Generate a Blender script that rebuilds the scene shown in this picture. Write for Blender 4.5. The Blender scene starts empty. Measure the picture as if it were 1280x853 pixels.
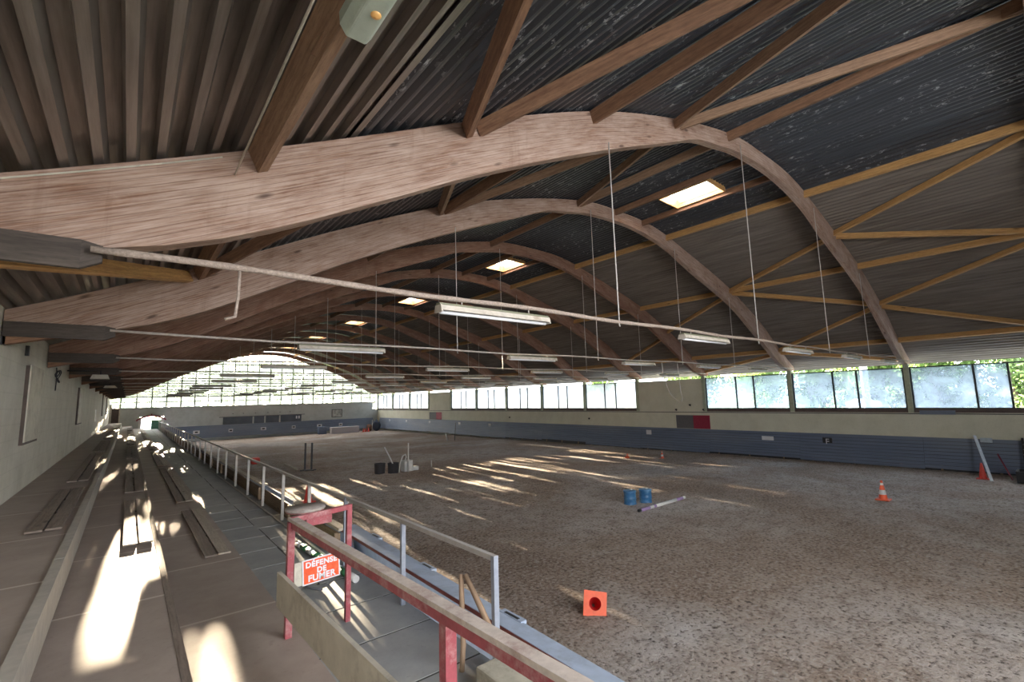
import bpy, math, random
from mathutils import Vector, Matrix, noise
random.seed(7)
C = bpy.context.scene.collection
Z0 = 3.6                      # eye height above the near sand; heights below are written relative to the eye
ORD = ['first','second','third','fourth','fifth','sixth','seventh','eighth','ninth','tenth','eleventh','twelfth','thirteenth','fourteenth',
       'fifteenth','sixteenth','seventeenth','eighteenth','nineteenth','twentieth']

# ------------------------------------------------------------------ mesh builder
class MB:
    def __init__(s): s.v=[]; s.f=[]; s.uv=[]; s.mi=[]; s.sm=[]
    def face(s, pts, uv=None, mi=0, sm=False):
        n=len(s.v); s.v += [tuple(p) for p in pts]; s.f.append(tuple(range(n,n+len(pts))))
        s.uv.append(uv or [(p[0],p[1]) for p in pts]); s.mi.append(mi); s.sm.append(sm); return s
    def hexa(s, a, b, mi=0):
        # a, b: two quads (4 points each, same order), with a along->b ; uv: u along length in metres
        a=[Vector(p) for p in a]; b=[Vector(p) for p in b]
        L=(b[0]-a[0]).length; w=0; r=random.random()*20
        for i in range(4):
            j=(i+1)%4; d=(a[j]-a[i]).length
            s.face([a[i],a[j],b[j],b[i]],[(r,w+r),(r,w+d+r),(L+r,w+d+r),(L+r,w+r)],mi); w+=d
        s.face([a[3],a[2],a[1],a[0]],[(r,0),(r,.1),(r+.1,.1),(r+.1,0)],mi)
        s.face([b[0],b[1],b[2],b[3]],[(r,0),(r,.1),(r+.1,.1),(r+.1,0)],mi); return s
    def bar(s, p, q, w, h, up=(0,0,1), mi=0, w2=None, h2=None):
        p=Vector(p); q=Vector(q); d=(q-p).normalized(); up=Vector(up)
        sd=d.cross(up)
        if sd.length<1e-4: sd=d.cross(Vector((1,0,0)))
        sd.normalize(); u=sd.cross(d).normalized(); w2=w2 or w; h2=h2 or h
        def ring(c,w,h): return [c-sd*w/2-u*h/2, c+sd*w/2-u*h/2, c+sd*w/2+u*h/2, c-sd*w/2+u*h/2]
        return s.hexa(ring(p,w,h), ring(q,w2,h2), mi)
    def box(s, x0,x1,y0,y1,z0,z1, mi=0):
        # uv runs along the longest side
        dx,dy,dz=x1-x0,y1-y0,z1-z0
        if dy>=dx and dy>=dz: return s.hexa([(x0,y0,z0),(x0,y0,z1),(x1,y0,z1),(x1,y0,z0)],[(x0,y1,z0),(x0,y1,z1),(x1,y1,z1),(x1,y1,z0)],mi)
        if dx>=dz: return s.hexa([(x0,y0,z0),(x0,y1,z0),(x0,y1,z1),(x0,y0,z1)],[(x1,y0,z0),(x1,y1,z0),(x1,y1,z1),(x1,y0,z1)],mi)
        return s.hexa([(x0,y0,z0),(x1,y0,z0),(x1,y1,z0),(x0,y1,z0)],[(x0,y0,z1),(x1,y0,z1),(x1,y1,z1),(x0,y1,z1)],mi)
    def tube(s, pts, r, n=8, mi=0, cap=True):
        pts=[Vector(p) for p in pts]; rs=r if isinstance(r,(list,tuple)) else [r]*len(pts)
        rings=[]; prev=None; u=0
        for i,p in enumerate(pts):
            d=(pts[min(i+1,len(pts)-1)]-pts[max(i-1,0)]).normalized()
            if prev is None:
                a=Vector((0,0,1)) if abs(d.z)<.9 else Vector((1,0,0))
            else: a=prev
            a=(a-d*a.dot(d)).normalized(); prev=a; b=d.cross(a)
            rings.append([p+(a*math.cos(2*math.pi*k/n)+b*math.sin(2*math.pi*k/n))*rs[i] for k in range(n)])
        for i in range(len(rings)-1):
            L=(pts[i+1]-pts[i]).length
            for k in range(n):
                k2=(k+1)%n
                s.face([rings[i][k],rings[i][k2],rings[i+1][k2],rings[i+1][k]],[(u,k*.02),(u,k*.02+.02),(u+L,k*.02+.02),(u+L,k*.02)],mi,True)
            u+=L
        if cap:
            s.face(rings[0][::-1],None,mi); s.face(rings[-1],None,mi)
        return s
    def lathe(s, c, prof, n=20, axis=(0,0,1), mi=0, mfun=None):
        c=Vector(c); ax=Vector(axis).normalized(); a=ax.orthogonal().normalized(); b=ax.cross(a)
        R=[[c+ax*h+(a*math.cos(2*math.pi*k/n)+b*math.sin(2*math.pi*k/n))*max(r,1e-4) for k in range(n)] for r,h in prof]
        for i in range(len(R)-1):
            m=mfun(i) if mfun else mi
            for k in range(n):
                k2=(k+1)%n; s.face([R[i][k],R[i][k2],R[i+1][k2],R[i+1][k]],None,m,True)
        return s
    def poly_prism(s, poly, axis, a, b, mi=0):
        # poly: list of 2D points in the plane across `axis` ('x': (y,z), 'y': (x,z), 'z': (x,y))
        def P(p,t): return {'x':(t,p[0],p[1]),'y':(p[0],t,p[1]),'z':(p[0],p[1],t)}[axis]
        A=[P(p,a) for p in poly]; B=[P(p,b) for p in poly]
        s.face(A[::-1],None,mi); s.face(B,None,mi)
        for i in range(len(poly)):
            j=(i+1)%len(poly); s.face([A[i],A[j],B[j],B[i]],None,mi)
        return s
    def build(s, name, mats, parent=None, loc=None, bevel=0):
        if not isinstance(mats,(list,tuple)): mats=[mats]
        if parent is not None: o0=Vector(parent_loc(parent))
        elif loc is not None: o0=Vector((loc[0],loc[1],loc[2]+Z0))
        else:
            xs=[v[0] for v in s.v]; ys=[v[1] for v in s.v]; zs=[v[2] for v in s.v]
            o0=Vector(((min(xs)+max(xs))/2,(min(ys)+max(ys))/2,min(zs)+Z0))
        me=bpy.data.meshes.new(name)
        me.from_pydata([(v[0]-o0.x,v[1]-o0.y,v[2]+Z0-o0.z) for v in s.v],[],s.f)
        uvl=me.uv_layers.new(name='UVMap'); k=0; flat=[]
        for u in s.uv:
            for q in u: flat += [q[0],q[1]]
        uvl.data.foreach_set('uv',flat)
        for m in mats: me.materials.append(m)
        me.polygons.foreach_set('material_index',s.mi); me.polygons.foreach_set('use_smooth',s.sm)
        import bmesh
        bm=bmesh.new(); bm.from_mesh(me); bmesh.ops.remove_doubles(bm,verts=bm.verts,dist=1e-5)
        bmesh.ops.recalc_face_normals(bm,faces=bm.faces); bm.to_mesh(me); bm.free(); me.update()
        o=bpy.data.objects.new(name,me); C.objects.link(o)
        if parent is not None:
            o.parent=parent
        else: o.location=o0
        if bevel:
            md=o.modifiers.new('bevel','BEVEL'); md.width=bevel; md.segments=2; md.limit_method='ANGLE'
        return o
WL={}
def parent_loc(o):
    l=Vector(o.location)
    while o.parent is not None: o=o.parent; l=l+Vector(o.location)
    return l
def tag(o,label,cat,group=None,kind=None):
    o['label']=label; o['category']=cat
    if group: o['group']=group
    if kind: o['kind']=kind
    return o
def thing(name,label,cat,loc,group=None):
    o=bpy.data.objects.new(name,None); C.objects.link(o); o.location=(loc[0],loc[1],loc[2]+Z0); o.empty_display_size=.1
    return tag(o,label,cat,group)
def struct(o): o['kind']='structure'; return o
def copy_tree(o,parent=None):
    c=o.copy(); C.objects.link(c)
    if parent is not None: c.parent=parent
    for ch in list(o.children): copy_tree(ch,c)
    return c

def text_mesh(name,body,size,m,parent,loc,rot,spacing=1.0,off=0,ext=.002):
    cu=bpy.data.curves.new(name,'FONT'); cu.body=body; cu.size=size; cu.align_x='CENTER'; cu.align_y='CENTER'; cu.extrude=ext; cu.offset=off; cu.space_character=spacing
    tmp=bpy.data.objects.new('tmp',cu); C.objects.link(tmp); bpy.context.view_layer.update()
    me=bpy.data.meshes.new_from_object(tmp); me.name=name; bpy.data.objects.remove(tmp); bpy.data.curves.remove(cu)
    me.materials.clear(); me.materials.append(m)
    o=bpy.data.objects.new(name,me); C.objects.link(o); o.parent=parent; o.location=loc; o.rotation_euler=rot; return o

# ------------------------------------------------------------------ materials
def mat(name): 
    m=bpy.data.materials.new(name); m.use_nodes=True; nt=m.node_tree; b=nt.nodes['Principled BSDF']; return m,nt,b
def N(nt,t,**k):
    n=nt.nodes.new(t)
    for a,v in k.items():
        if a in n.inputs: n.inputs[a].default_value=v
        else: setattr(n,a,v)
    return n
def ramp(nt,src,stops):
    r=nt.nodes.new('ShaderNodeValToRGB'); e=r.color_ramp.elements
    e[0].position=stops[0][0]; e[0].color=(*stops[0][1],1); e[1].position=stops[-1][0]; e[1].color=(*stops[-1][1],1)
    for p,c in stops[1:-1]: x=e.new(p); x.color=(*c,1)
    nt.links.new(src,r.inputs[0]); return r
def mix(nt,fac,a,b,mode='MIX'):
    m=nt.nodes.new('ShaderNodeMix'); m.data_type='RGBA'; m.blend_type=mode
    for inp,val in ((0,fac),(6,a),(7,b)):
        if hasattr(val,'links') or isinstance(val,bpy.types.NodeSocket): nt.links.new(val,m.inputs[inp])
        else: m.inputs[inp].default_value = val if inp==0 else (*val,1)
    return m.outputs[2]
def coords(nt,kind='Object',scale=(1,1,1),loc=(0,0,0),rot=(0,0,0)):
    t=nt.nodes.new('ShaderNodeTexCoord'); mp=nt.nodes.new('ShaderNodeMapping')
    mp.inputs['Scale'].default_value=scale; mp.inputs['Location'].default_value=loc; mp.inputs['Rotation'].default_value=rot
    nt.links.new(t.outputs[kind],mp.inputs[0]); return mp.outputs[0]
def geopos(nt,scale=(1,1,1),loc=(0,0,0)):
    t=nt.nodes.new('ShaderNodeNewGeometry'); mp=nt.nodes.new('ShaderNodeMapping'); mp.inputs['Scale'].default_value=scale; mp.inputs['Location'].default_value=loc
    nt.links.new(t.outputs['Position'],mp.inputs[0]); return mp.outputs[0]
def noi(nt,vec,scale=5,detail=4,rough=.6,dist=0):
    n=N(nt,'ShaderNodeTexNoise',Scale=scale,Detail=detail,Roughness=rough,Distortion=dist); nt.links.new(vec,n.inputs['Vector']); return n.outputs['Fac']
def bump(nt,b,h,strength=.3,dist=.01):
    n=N(nt,'ShaderNodeBump',Strength=strength,Distance=dist); nt.links.new(h,n.inputs['Height']); nt.links.new(n.outputs[0],b.inputs['Normal'])
def plain(name,col,rough=.6,metal=0,var=.15,scale=12,bmp=0,dirt=None):
    m,nt,b=mat(name); v=geopos(nt)
    f=noi(nt,v,scale,5,.65)
    c1=tuple(x*(1-var) for x in col); c2=tuple(min(1,x*(1+var)) for x in col)
    r=ramp(nt,f,[(.3,c1),(.7,c2)]); out=r.outputs[0]
    if dirt:
        g=noi(nt,v,scale*.35,6,.75); rr=ramp(nt,g,[(.5,(0,0,0)),(.68,(1,1,1))]); out=mix(nt,rr.outputs[0],out,dirt)
    nt.links.new(out,b.inputs['Base Color']); b.inputs['Roughness'].default_value=rough; b.inputs['Metallic'].default_value=metal
    if bmp: bump(nt,b,f,bmp,.01)
    return m
def wood(name,dark,light,wash=None,washlo=.45,rough=.75,lam=0,grain=28):
    m,nt,b=mat(name); v=coords(nt,'UV',(1.1,grain,1)); v2=coords(nt,'UV',(.7,2.2,1)); v3=coords(nt,'UV',(6,40,1))
    f=noi(nt,v,1.0,6,.6,.6); c=ramp(nt,f,[(.28,dark),(.72,light)]).outputs[0]
    g=noi(nt,v3,1.0,4,.7); c=mix(nt,ramp(nt,g,[(.35,(.45,.45,.45)),(.55,(0,0,0))]).outputs[0],c,tuple(x*.55 for x in dark))
    if wash:
        w=noi(nt,v2,1.3,7,.72,.5); w2=noi(nt,v,2.0,4,.6)
        mm=N(nt,'ShaderNodeMath',operation='ADD'); nt.links.new(w,mm.inputs[0]); nt.links.new(w2,mm.inputs[1])
        mm2=N(nt,'ShaderNodeMath',operation='MULTIPLY'); nt.links.new(mm.outputs[0],mm2.inputs[0]); mm2.inputs[1].default_value=.5
        c=mix(nt,ramp(nt,mm2.outputs[0],[(washlo-.09,(0,0,0)),(washlo+.13,(.92,.92,.92))]).outputs[0],c,wash)
        # vertical water stains and dark patches that belong to the wood
        sv=coords(nt,'UV',(3.2,.35,1)); st=noi(nt,sv,1.0,5,.7,.3); c=mix(nt,ramp(nt,st,[(.56,(0,0,0)),(.72,(.4,.4,.4))]).outputs[0],c,tuple(x*.9 for x in dark))
    kn=N(nt,'ShaderNodeTexVoronoi',Scale=1.0); kv=coords(nt,'UV',(1.1,3.3,1)); nt.links.new(kv,kn.inputs['Vector'])
    c=mix(nt,ramp(nt,kn.outputs['Distance'],[(.05,(.8,.8,.8)),(.13,(0,0,0))]).outputs[0],c,tuple(x*.35 for x in dark))
    if lam:
        wv=N(nt,'ShaderNodeTexWave',wave_type='BANDS',bands_direction='Y',Scale=lam); nt.links.new(coords(nt,'UV'),wv.inputs['Vector'])
        c=mix(nt,ramp(nt,wv.outputs['Fac'],[(.0,(.5,.5,.5)),(.05,(0,0,0))]).outputs[0],c,tuple(x*.6 for x in dark))
    nt.links.new(c,b.inputs['Base Color']); b.inputs['Roughness'].default_value=rough; bump(nt,b,f,.25,.004)
    return m
M={}
M['arch']=wood('whitewashed_glulam',(.17,.078,.045),(.34,.19,.12),(.50,.375,.305),.46,lam=4)
M['arch_far']=wood('brown_glulam',(.15,.065,.037),(.29,.145,.088),(.38,.25,.185),.53,lam=4)
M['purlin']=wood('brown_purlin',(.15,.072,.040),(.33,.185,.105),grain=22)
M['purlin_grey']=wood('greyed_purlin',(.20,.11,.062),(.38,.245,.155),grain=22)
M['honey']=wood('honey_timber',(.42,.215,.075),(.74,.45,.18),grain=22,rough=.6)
M['bracket']=wood('grey_cleat',(.045,.034,.027),(.11,.088,.072),grain=14)
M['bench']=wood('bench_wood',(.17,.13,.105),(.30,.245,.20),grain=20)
M['bench_sun']=wood('sunlit_bench_wood',(.33,.28,.22),(.52,.46,.38),grain=20)  # paler copy of bench_wood with the sunlight put into its colour
M['oldboard']=wood('old_board',(.16,.105,.06),(.34,.25,.16),grain=16)
M['capwood']=wood('weathered_cap',(.36,.31,.24),(.60,.54,.45),grain=16)
M['cream']=plain('cream_painted_board',(.56,.53,.44),.6,var=.1,scale=7,dirt=(.36,.33,.27))
M['stick']=wood('rough_stick',(.25,.16,.10),(.46,.33,.22),grain=14)
def sheet(name,base,hi,speck=None,rough=.5,spec=.5,amt=.64,metal=0.):
    m,nt,b=mat(name); v=geopos(nt,(9,.45,2)); f=noi(nt,v,1.0,6,.65)
    c=ramp(nt,f,[(.32,base),(.74,hi)]).outputs[0]
    if speck:
        s=noi(nt,geopos(nt,(16,5,8)),1.0,6,.75); s2=noi(nt,geopos(nt,(1.2,.35,1)),1.0,3,.5)
        mm=N(nt,'ShaderNodeMath',operation='MULTIPLY'); nt.links.new(ramp(nt,s,[(amt,(0,0,0)),(amt+.05,(1,1,1))]).outputs[0],mm.inputs[0])
        nt.links.new(ramp(nt,s2,[(.42,(0,0,0)),(.55,(1,1,1))]).outputs[0],mm.inputs[1]); c=mix(nt,mm.outputs[0],c,speck)
    nt.links.new(c,b.inputs['Base Color']); b.inputs['Roughness'].default_value=rough; b.inputs['Specular IOR Level'].default_value=spec
    b.inputs['Metallic'].default_value=metal
    return m
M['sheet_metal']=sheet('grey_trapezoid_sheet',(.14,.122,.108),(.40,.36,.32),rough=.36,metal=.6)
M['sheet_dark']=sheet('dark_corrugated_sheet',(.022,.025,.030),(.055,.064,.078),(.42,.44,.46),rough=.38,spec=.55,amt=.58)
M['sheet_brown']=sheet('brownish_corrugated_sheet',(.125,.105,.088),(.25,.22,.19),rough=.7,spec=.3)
def plaster(name,c1,c2,c3,course=None):
    m,nt,b=mat(name); v=geopos(nt); f=noi(nt,v,1.1,7,.7); g=noi(nt,v,16,4,.6)
    c=ramp(nt,f,[(.3,c1),(.6,c2)]).outputs[0]; c=mix(nt,ramp(nt,g,[(.56,(0,0,0)),(.75,(.45,.45,.45))]).outputs[0],c,c3)
    if course:
        tc=nt.nodes.new('ShaderNodeNewGeometry'); mp=N(nt,'ShaderNodeSeparateXYZ'); nt.links.new(tc.outputs['Position'],mp.inputs[0])
        cb=nt.nodes.new('ShaderNodeCombineXYZ'); nt.links.new(mp.outputs[1],cb.inputs[0]); nt.links.new(mp.outputs[2],cb.inputs[1])
        br=N(nt,'ShaderNodeTexBrick',Scale=1.0); br.inputs['Brick Width'].default_value=.62; br.inputs['Row Height'].default_value=.26; br.inputs['Mortar Size'].default_value=.012
        br.inputs['Color1'].default_value=(1,1,1,1); br.inputs['Color2'].default_value=(.97,.97,.97,1); br.inputs['Mortar'].default_value=(.90,.90,.89,1)
        nt.links.new(cb.outputs[0],br.inputs['Vector']); c=mix(nt,.75,c,br.outputs['Color'],'MULTIPLY'); bump(nt,b,br.outputs['Color'],.3,.008)
    nt.links.new(c,b.inputs['Base Color']); b.inputs['Roughness'].default_value=.85
    return m
M['wall_left']=plaster('cream_block_wall',(.58,.56,.48),(.72,.70,.61),(.46,.43,.36),True)
M['wall_right']=plaster('pale_green_plaster',(.62,.62,.50),(.72,.72,.60),(.52,.51,.42))
M['wall_far']=plaster('pale_grey_plaster',(.40,.43,.42),(.50,.54,.53),(.38,.40,.39))
M['post']=plain('pale_green_post',(.48,.52,.38),.7,var=.15,scale=9,dirt=(.33,.36,.25))
def boards(name,c1,c2,edge,zscale,axis='z'):
    m,nt,b=mat(name); v=geopos(nt,(.5,.5,9)); f=noi(nt,v,1.2,6,.7); c=ramp(nt,f,[(.3,c1),(.7,c2)]).outputs[0]
    g=noi(nt,geopos(nt,(.16,.16,1.0)),1.0,3,.5); c=mix(nt,ramp(nt,g,[(.45,(0,0,0)),(.65,(.5,.5,.5))]).outputs[0],c,edge)
    nt.links.new(c,b.inputs['Base Color']); b.inputs['Roughness'].default_value=.55; return m
M['kick']=boards('blue_grey_boards',(.105,.14,.215),(.175,.22,.315),(.25,.29,.34),1)
M['kick_far']=boards('far_blue_grey_boards',(.12,.155,.225),(.185,.23,.315),(.23,.28,.36),1)
def sandmat():
    m,nt,b=mat('riding_sand'); v=geopos(nt,(1,1,1))
    a=noi(nt,v,.17,5,.6,.4); f=noi(nt,v,2.2,7,.72); g=noi(nt,geopos(nt,(1,1,1)),14,5,.7)
    c=ramp(nt,a,[(.32,(.26,.18,.13)),(.45,(.36,.275,.215)),(.56,(.47,.41,.365)),(.70,(.60,.575,.56))]).outputs[0]
    c=mix(nt,ramp(nt,f,[(.36,(.6,.6,.6)),(.52,(0,0,0))]).outputs[0],c,(.17,.115,.08))
    c=mix(nt,ramp(nt,g,[(.50,(0,0,0)),(.66,(.8,.8,.8))]).outputs[0],c,(.50,.46,.42))
    c=mix(nt,ramp(nt,g,[(.36,(.95,.95,.95)),(.47,(0,0,0))]).outputs[0],c,(.08,.062,.05))
    nt.links.new(c,b.inputs['Base Color']); b.inputs['Roughness'].default_value=.92
    mm=N(nt,'ShaderNodeMath',operation='MULTIPLY_ADD'); nt.links.new(f,mm.inputs[0]); mm.inputs[1].default_value=1.6; nt.links.new(g,mm.inputs[2])
    bump(nt,b,mm.outputs[0],1.0,.06)
    return m
M['sand']=sandmat()
def deck(name,c1,c2,seam,wid,row,sz,seamc):
    m,nt,b=mat(name); v=geopos(nt); f=noi(nt,v,1.4,7,.68,.2); g=noi(nt,v,22,3,.6)
    c=ramp(nt,f,[(.3,c1),(.7,c2)]).outputs[0]; c=mix(nt,ramp(nt,g,[(.6,(0,0,0)),(.78,(.3,.3,.3))]).outputs[0],c,tuple(x*.55 for x in c1))
    sp=noi(nt,geopos(nt),3.2,6,.8); c=mix(nt,ramp(nt,sp,[(.62,(0,0,0)),(.74,(.5,.5,.5))]).outputs[0],c,tuple(x*.7 for x in c1))
    br=N(nt,'ShaderNodeTexBrick',Scale=1.0); br.offset=0; br.inputs['Brick Width'].default_value=wid; br.inputs['Row Height'].default_value=row; br.inputs['Mortar Size'].default_value=sz
    br.inputs['Color1'].default_value=(0,0,0,1); br.inputs['Color2'].default_value=(0,0,0,1); br.inputs['Mortar'].default_value=(1,1,1,1)
    nt.links.new(geopos(nt,(1,1,1),(11,6.3,0)),br.inputs['Vector']); c=mix(nt,br.outputs['Color'],c,seamc)
    nt.links.new(c,b.inputs['Base Color']); b.inputs['Roughness'].default_value=.6; bump(nt,b,f,.12,.01)
    return m
M['deck']=deck('dusty_deck_sheet',(.30,.245,.205),(.41,.345,.30),0,40,2.05,.022,(.56,.50,.44))
M['slab']=deck('concrete_slab',(.25,.26,.26),(.36,.37,.36),0,50,50,.0,(.1,.1,.1))
M['riser']=plain('riser_board',(.40,.37,.32),.7,var=.12,scale=8)
M['white']=plain('white_paint',(.68,.68,.66),.4,var=.08,scale=15)
M['lampwhite']=plain('dusty_lamp_housing',(.60,.55,.47),.4,var=.15,scale=10,dirt=(.40,.32,.24))
M['lampback']=plain('olive_lamp_back',(.20,.20,.13),.6,var=.1)
M['tube']=plain('white_lamp_tube',(.86,.88,.90),.15,var=.02)
M['pipe']=plain('dusty_pipe',(.50,.45,.40),.6,var=.2,scale=18,bmp=.5)
M['rope']=plain('rope_wrap',(.36,.29,.24),.9,var=.3,scale=40,bmp=.8)
M['rod']=plain('thin_steel_rod',(.55,.52,.48),.45,var=.1)
M['black']=plain('black_iron',(.02,.02,.022),.5,var=.2)
M['darkbrown']=plain('dark_brown_door',(.075,.05,.038),.6,var=.3,scale=5)
M['frame']=plain('dark_window_frame',(.045,.05,.055),.5,var=.2)
M['sill']=plain('brown_sill',(.12,.085,.075),.6,var=.2,scale=6)
M['mullion']=plain('grey_glazing_bar',(.07,.08,.085),.5,var=.15)
M['red']=plain('worn_red_steel',(.34,.075,.09),.5,var=.25,scale=11,dirt=(.50,.30,.29))
M['redtop']=plain('chalky_rail_top',(.56,.49,.43),.7,var=.16,scale=14,dirt=(.36,.26,.23))
M['railblue']=plain('grey_blue_steel',(.30,.33,.39),.45,var=.12,scale=16)
M['railpale']=plain('pale_steel',(.48,.46,.43),.45,var=.12,scale=16)
M['ledge']=plain('pale_blue_paint',(.36,.43,.54),.5,var=.12,scale=6,dirt=(.27,.31,.38))
M['redline']=plain('red_brown_edge',(.25,.07,.055),.6,var=.2)
M['orange']=plain('orange_cone',(.85,.13,.05),.45,var=.08)
M['orangedark']=plain('cone_hollow',(.60,.02,.02),.5,var=.1)
M['redcone']=plain('red_cone',(.70,.07,.05),.45,var=.1)
M['signred']=plain('sign_red',(.83,.11,.035),.4,var=.12,scale=20,dirt=(.80,.20,.09))
M['blue']=plain('blue_plastic',(.045,.17,.36),.4,var=.25,scale=10,dirt=(.16,.32,.48))
M['green']=plain('green_paint',(.05,.20,.09),.5,var=.15)
M['doorgreen']=plain('green_door',(.07,.22,.15),.5,var=.2,scale=6)
M['purple']=plain('lilac_paint',(.38,.26,.48),.5,var=.1)
M['burgundy']=plain('burgundy_paint',(.24,.03,.06),.5,var=.15)
M['hatchgrey']=plain('grey_hatch',(.13,.13,.14),.6,var=.12)
M['hatchred']=plain('crimson_hatch',(.30,.02,.055),.5,var=.15)
M['paper']=plain('white_paper',(.72,.74,.78),.7,var=.05)
M['tray']=plain('dusty_round_top',(.35,.31,.28),.8,var=.2,scale=22,dirt=(.24,.20,.18))
M['block']=plain('cream_concrete',(.46,.43,.34),.85,var=.15,scale=9,dirt=(.30,.28,.22),bmp=.4)
M['cloth']=plain('grey_pink_board',(.50,.47,.50),.7,var=.06)
M['bark']=plain('bark',(.12,.09,.07),.9,var=.3,scale=8)
M['trunkpale']=plain('pale_trunk',(.50,.50,.52),.8,var=.12,scale=4)
M['grass']=plain('sunny_grass',(.22,.30,.10),.9,var=.3,scale=.6,dirt=(.50,.46,.36))
M['paving']=plain('pale_paving',(.32,.35,.37),.8,var=.06,scale=1)
M['carwhite']=plain('white_car_paint',(.72,.74,.77),.3,var=.02)
M['carglass']=plain('car_glass',(.05,.06,.07),.15,var=.05)
def leafmat(name,c1,c2):
    m,nt,b=mat(name); f=noi(nt,geopos(nt),1.7,4,.7); c=ramp(nt,f,[(.3,c1),(.7,c2)]).outputs[0]
    t=N(nt,'ShaderNodeBsdfTranslucent'); nt.links.new(c,t.inputs[0]); nt.links.new(c,b.inputs['Base Color']); b.inputs['Roughness'].default_value=.6
    ms=N(nt,'ShaderNodeMixShader'); ms.inputs[0].default_value=.4; nt.links.new(b.outputs[0],ms.inputs[1]); nt.links.new(t.outputs[0],ms.inputs[2])
    nt.links.new(ms.outputs[0],nt.nodes['Material Output'].inputs[0]); return m
M['leaf']=leafmat('green_leaves',(.05,.10,.03),(.16,.25,.075))
M['leaf2']=leafmat('yellow_green_leaves',(.09,.15,.04),(.25,.32,.12))
def glass(name,clear_lo,clear_hi,tint,scale=1.6,milk=(.85,.87,.86)):
    m,nt,b=mat(name); nt.nodes.remove(b); v=geopos(nt); f=noi(nt,v,scale,6,.7,.4)
    tr=N(nt,'ShaderNodeBsdfTransparent'); tr.inputs[0].default_value=(*tint,1)
    tl=N(nt,'ShaderNodeBsdfTranslucent'); tl.inputs[0].default_value=(*milk,1)
    df=N(nt,'ShaderNodeBsdfDiffuse'); df.inputs[0].default_value=(.55,.57,.57,1)
    m1=N(nt,'ShaderNodeMixShader'); m1.inputs[0].default_value=.16; nt.links.new(tl.outputs[0],m1.inputs[1]); nt.links.new(df.outputs[0],m1.inputs[2])
    r=N(nt,'ShaderNodeMapRange'); r.inputs['From Min'].default_value=.35; r.inputs['From Max'].default_value=.65; r.inputs['To Min'].default_value=clear_lo; r.inputs['To Max'].default_value=clear_hi
    nt.links.new(f,r.inputs[0])
    ms=N(nt,'ShaderNodeMixShader'); nt.links.new(r.outputs[0],ms.inputs[0]); nt.links.new(m1.outputs[0],ms.inputs[1]); nt.links.new(tr.outputs[0],ms.inputs[2])
    nt.links.new(ms.outputs[0],nt.nodes['Material Output'].inputs[0]); return m
M['glass']=glass('dusty_glass',.5,.8,(.54,.62,.70),1.0,(.36,.40,.45))
M['glass_mid']=glass('milky_glass',.3,.55,(.55,.58,.62),1.0,(.42,.43,.44))
M['glass_far']=glass('milky_gable_glass',.36,.46,(.85,.85,.84),.5,(.32,.32,.31))
M['glass_sky']=glass('skylight_dome',.8,.9,(1,1,1))

# ------------------------------------------------------------------ arch profile (x from the middle, z above the eye)
XC=13.55
OL=[(0,6.70),(1.5,6.66),(2.5,6.50),(4.5,6.02),(7.3,5.10),(10.2,3.78),(11.5,3.12),(12.8,2.48),(14.3,1.80),(15.1,1.47),(17,.7)]
OR=[(0,6.70),(1.5,6.66),(2.6,6.50),(4.1,6.10),(7.2,5.20),(8.3,4.82),(10,4.08),(11.5,3.35),(13,2.42),(14.3,1.68),(15.05,1.30),(17,.45)]
IL=[(0,6.28),(2.0,6.17),(2.6,6.05),(3.9,5.78),(4.6,5.48),(7.4,4.30),(10,3.08),(11.4,2.33),(12.8,1.62),(13.6,1.34),(14.0,1.27),(15.1,1.22),(17,1.1)]
IR=[(0,6.28),(1.1,6.22),(3.1,5.85),(4.4,5.36),(8.5,3.98),(10.1,3.16),(12,2.1),(13,1.55),(13.9,1.2),(15.05,1.12),(17,1.1)]
def interp(T,d):
    # monotone-ish cubic
    for i in range(len(T)-1):
        if d<=T[i+1][0]: break
    x0,y0=T[i]; x1,y1=T[i+1]; h=x1-x0
    def sl(j):
        if j<=0: return 0.
        if j>=len(T)-1: return (T[-1][1]-T[-2][1])/(T[-1][0]-T[-2][0])
        a=(T[j][1]-T[j-1][1])/(T[j][0]-T[j-1][0]); b=(T[j+1][1]-T[j][1])/(T[j+1][0]-T[j][0]); return (a+b)/2
    t=(d-x0)/h; m0,m1=sl(i)*h,sl(i+1)*h
    return (2*t**3-3*t*t+1)*y0+(t**3-2*t*t+t)*m0+(-2*t**3+3*t*t)*y1+(t**3-t*t)*m1
def OZ(x): return interp(OL,XC-x) if x<XC else interp(OR,x-XC)
def IZ(x): return interp(IL,XC-x) if x<XC else interp(IR,x-XC)
AY=lambda k: -.1+5*k-(.23 if k==0 else 0)           # near face of arch k
AT=.19                          # arch thickness
XL,XR=-1.5,28.05
YB,YF=-5.3,65.1
def sand_z(x,y): return -3.6-.006*max(0,y-8)
TOSUN=Vector((.072,1.0,.088)).normalized()

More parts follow.
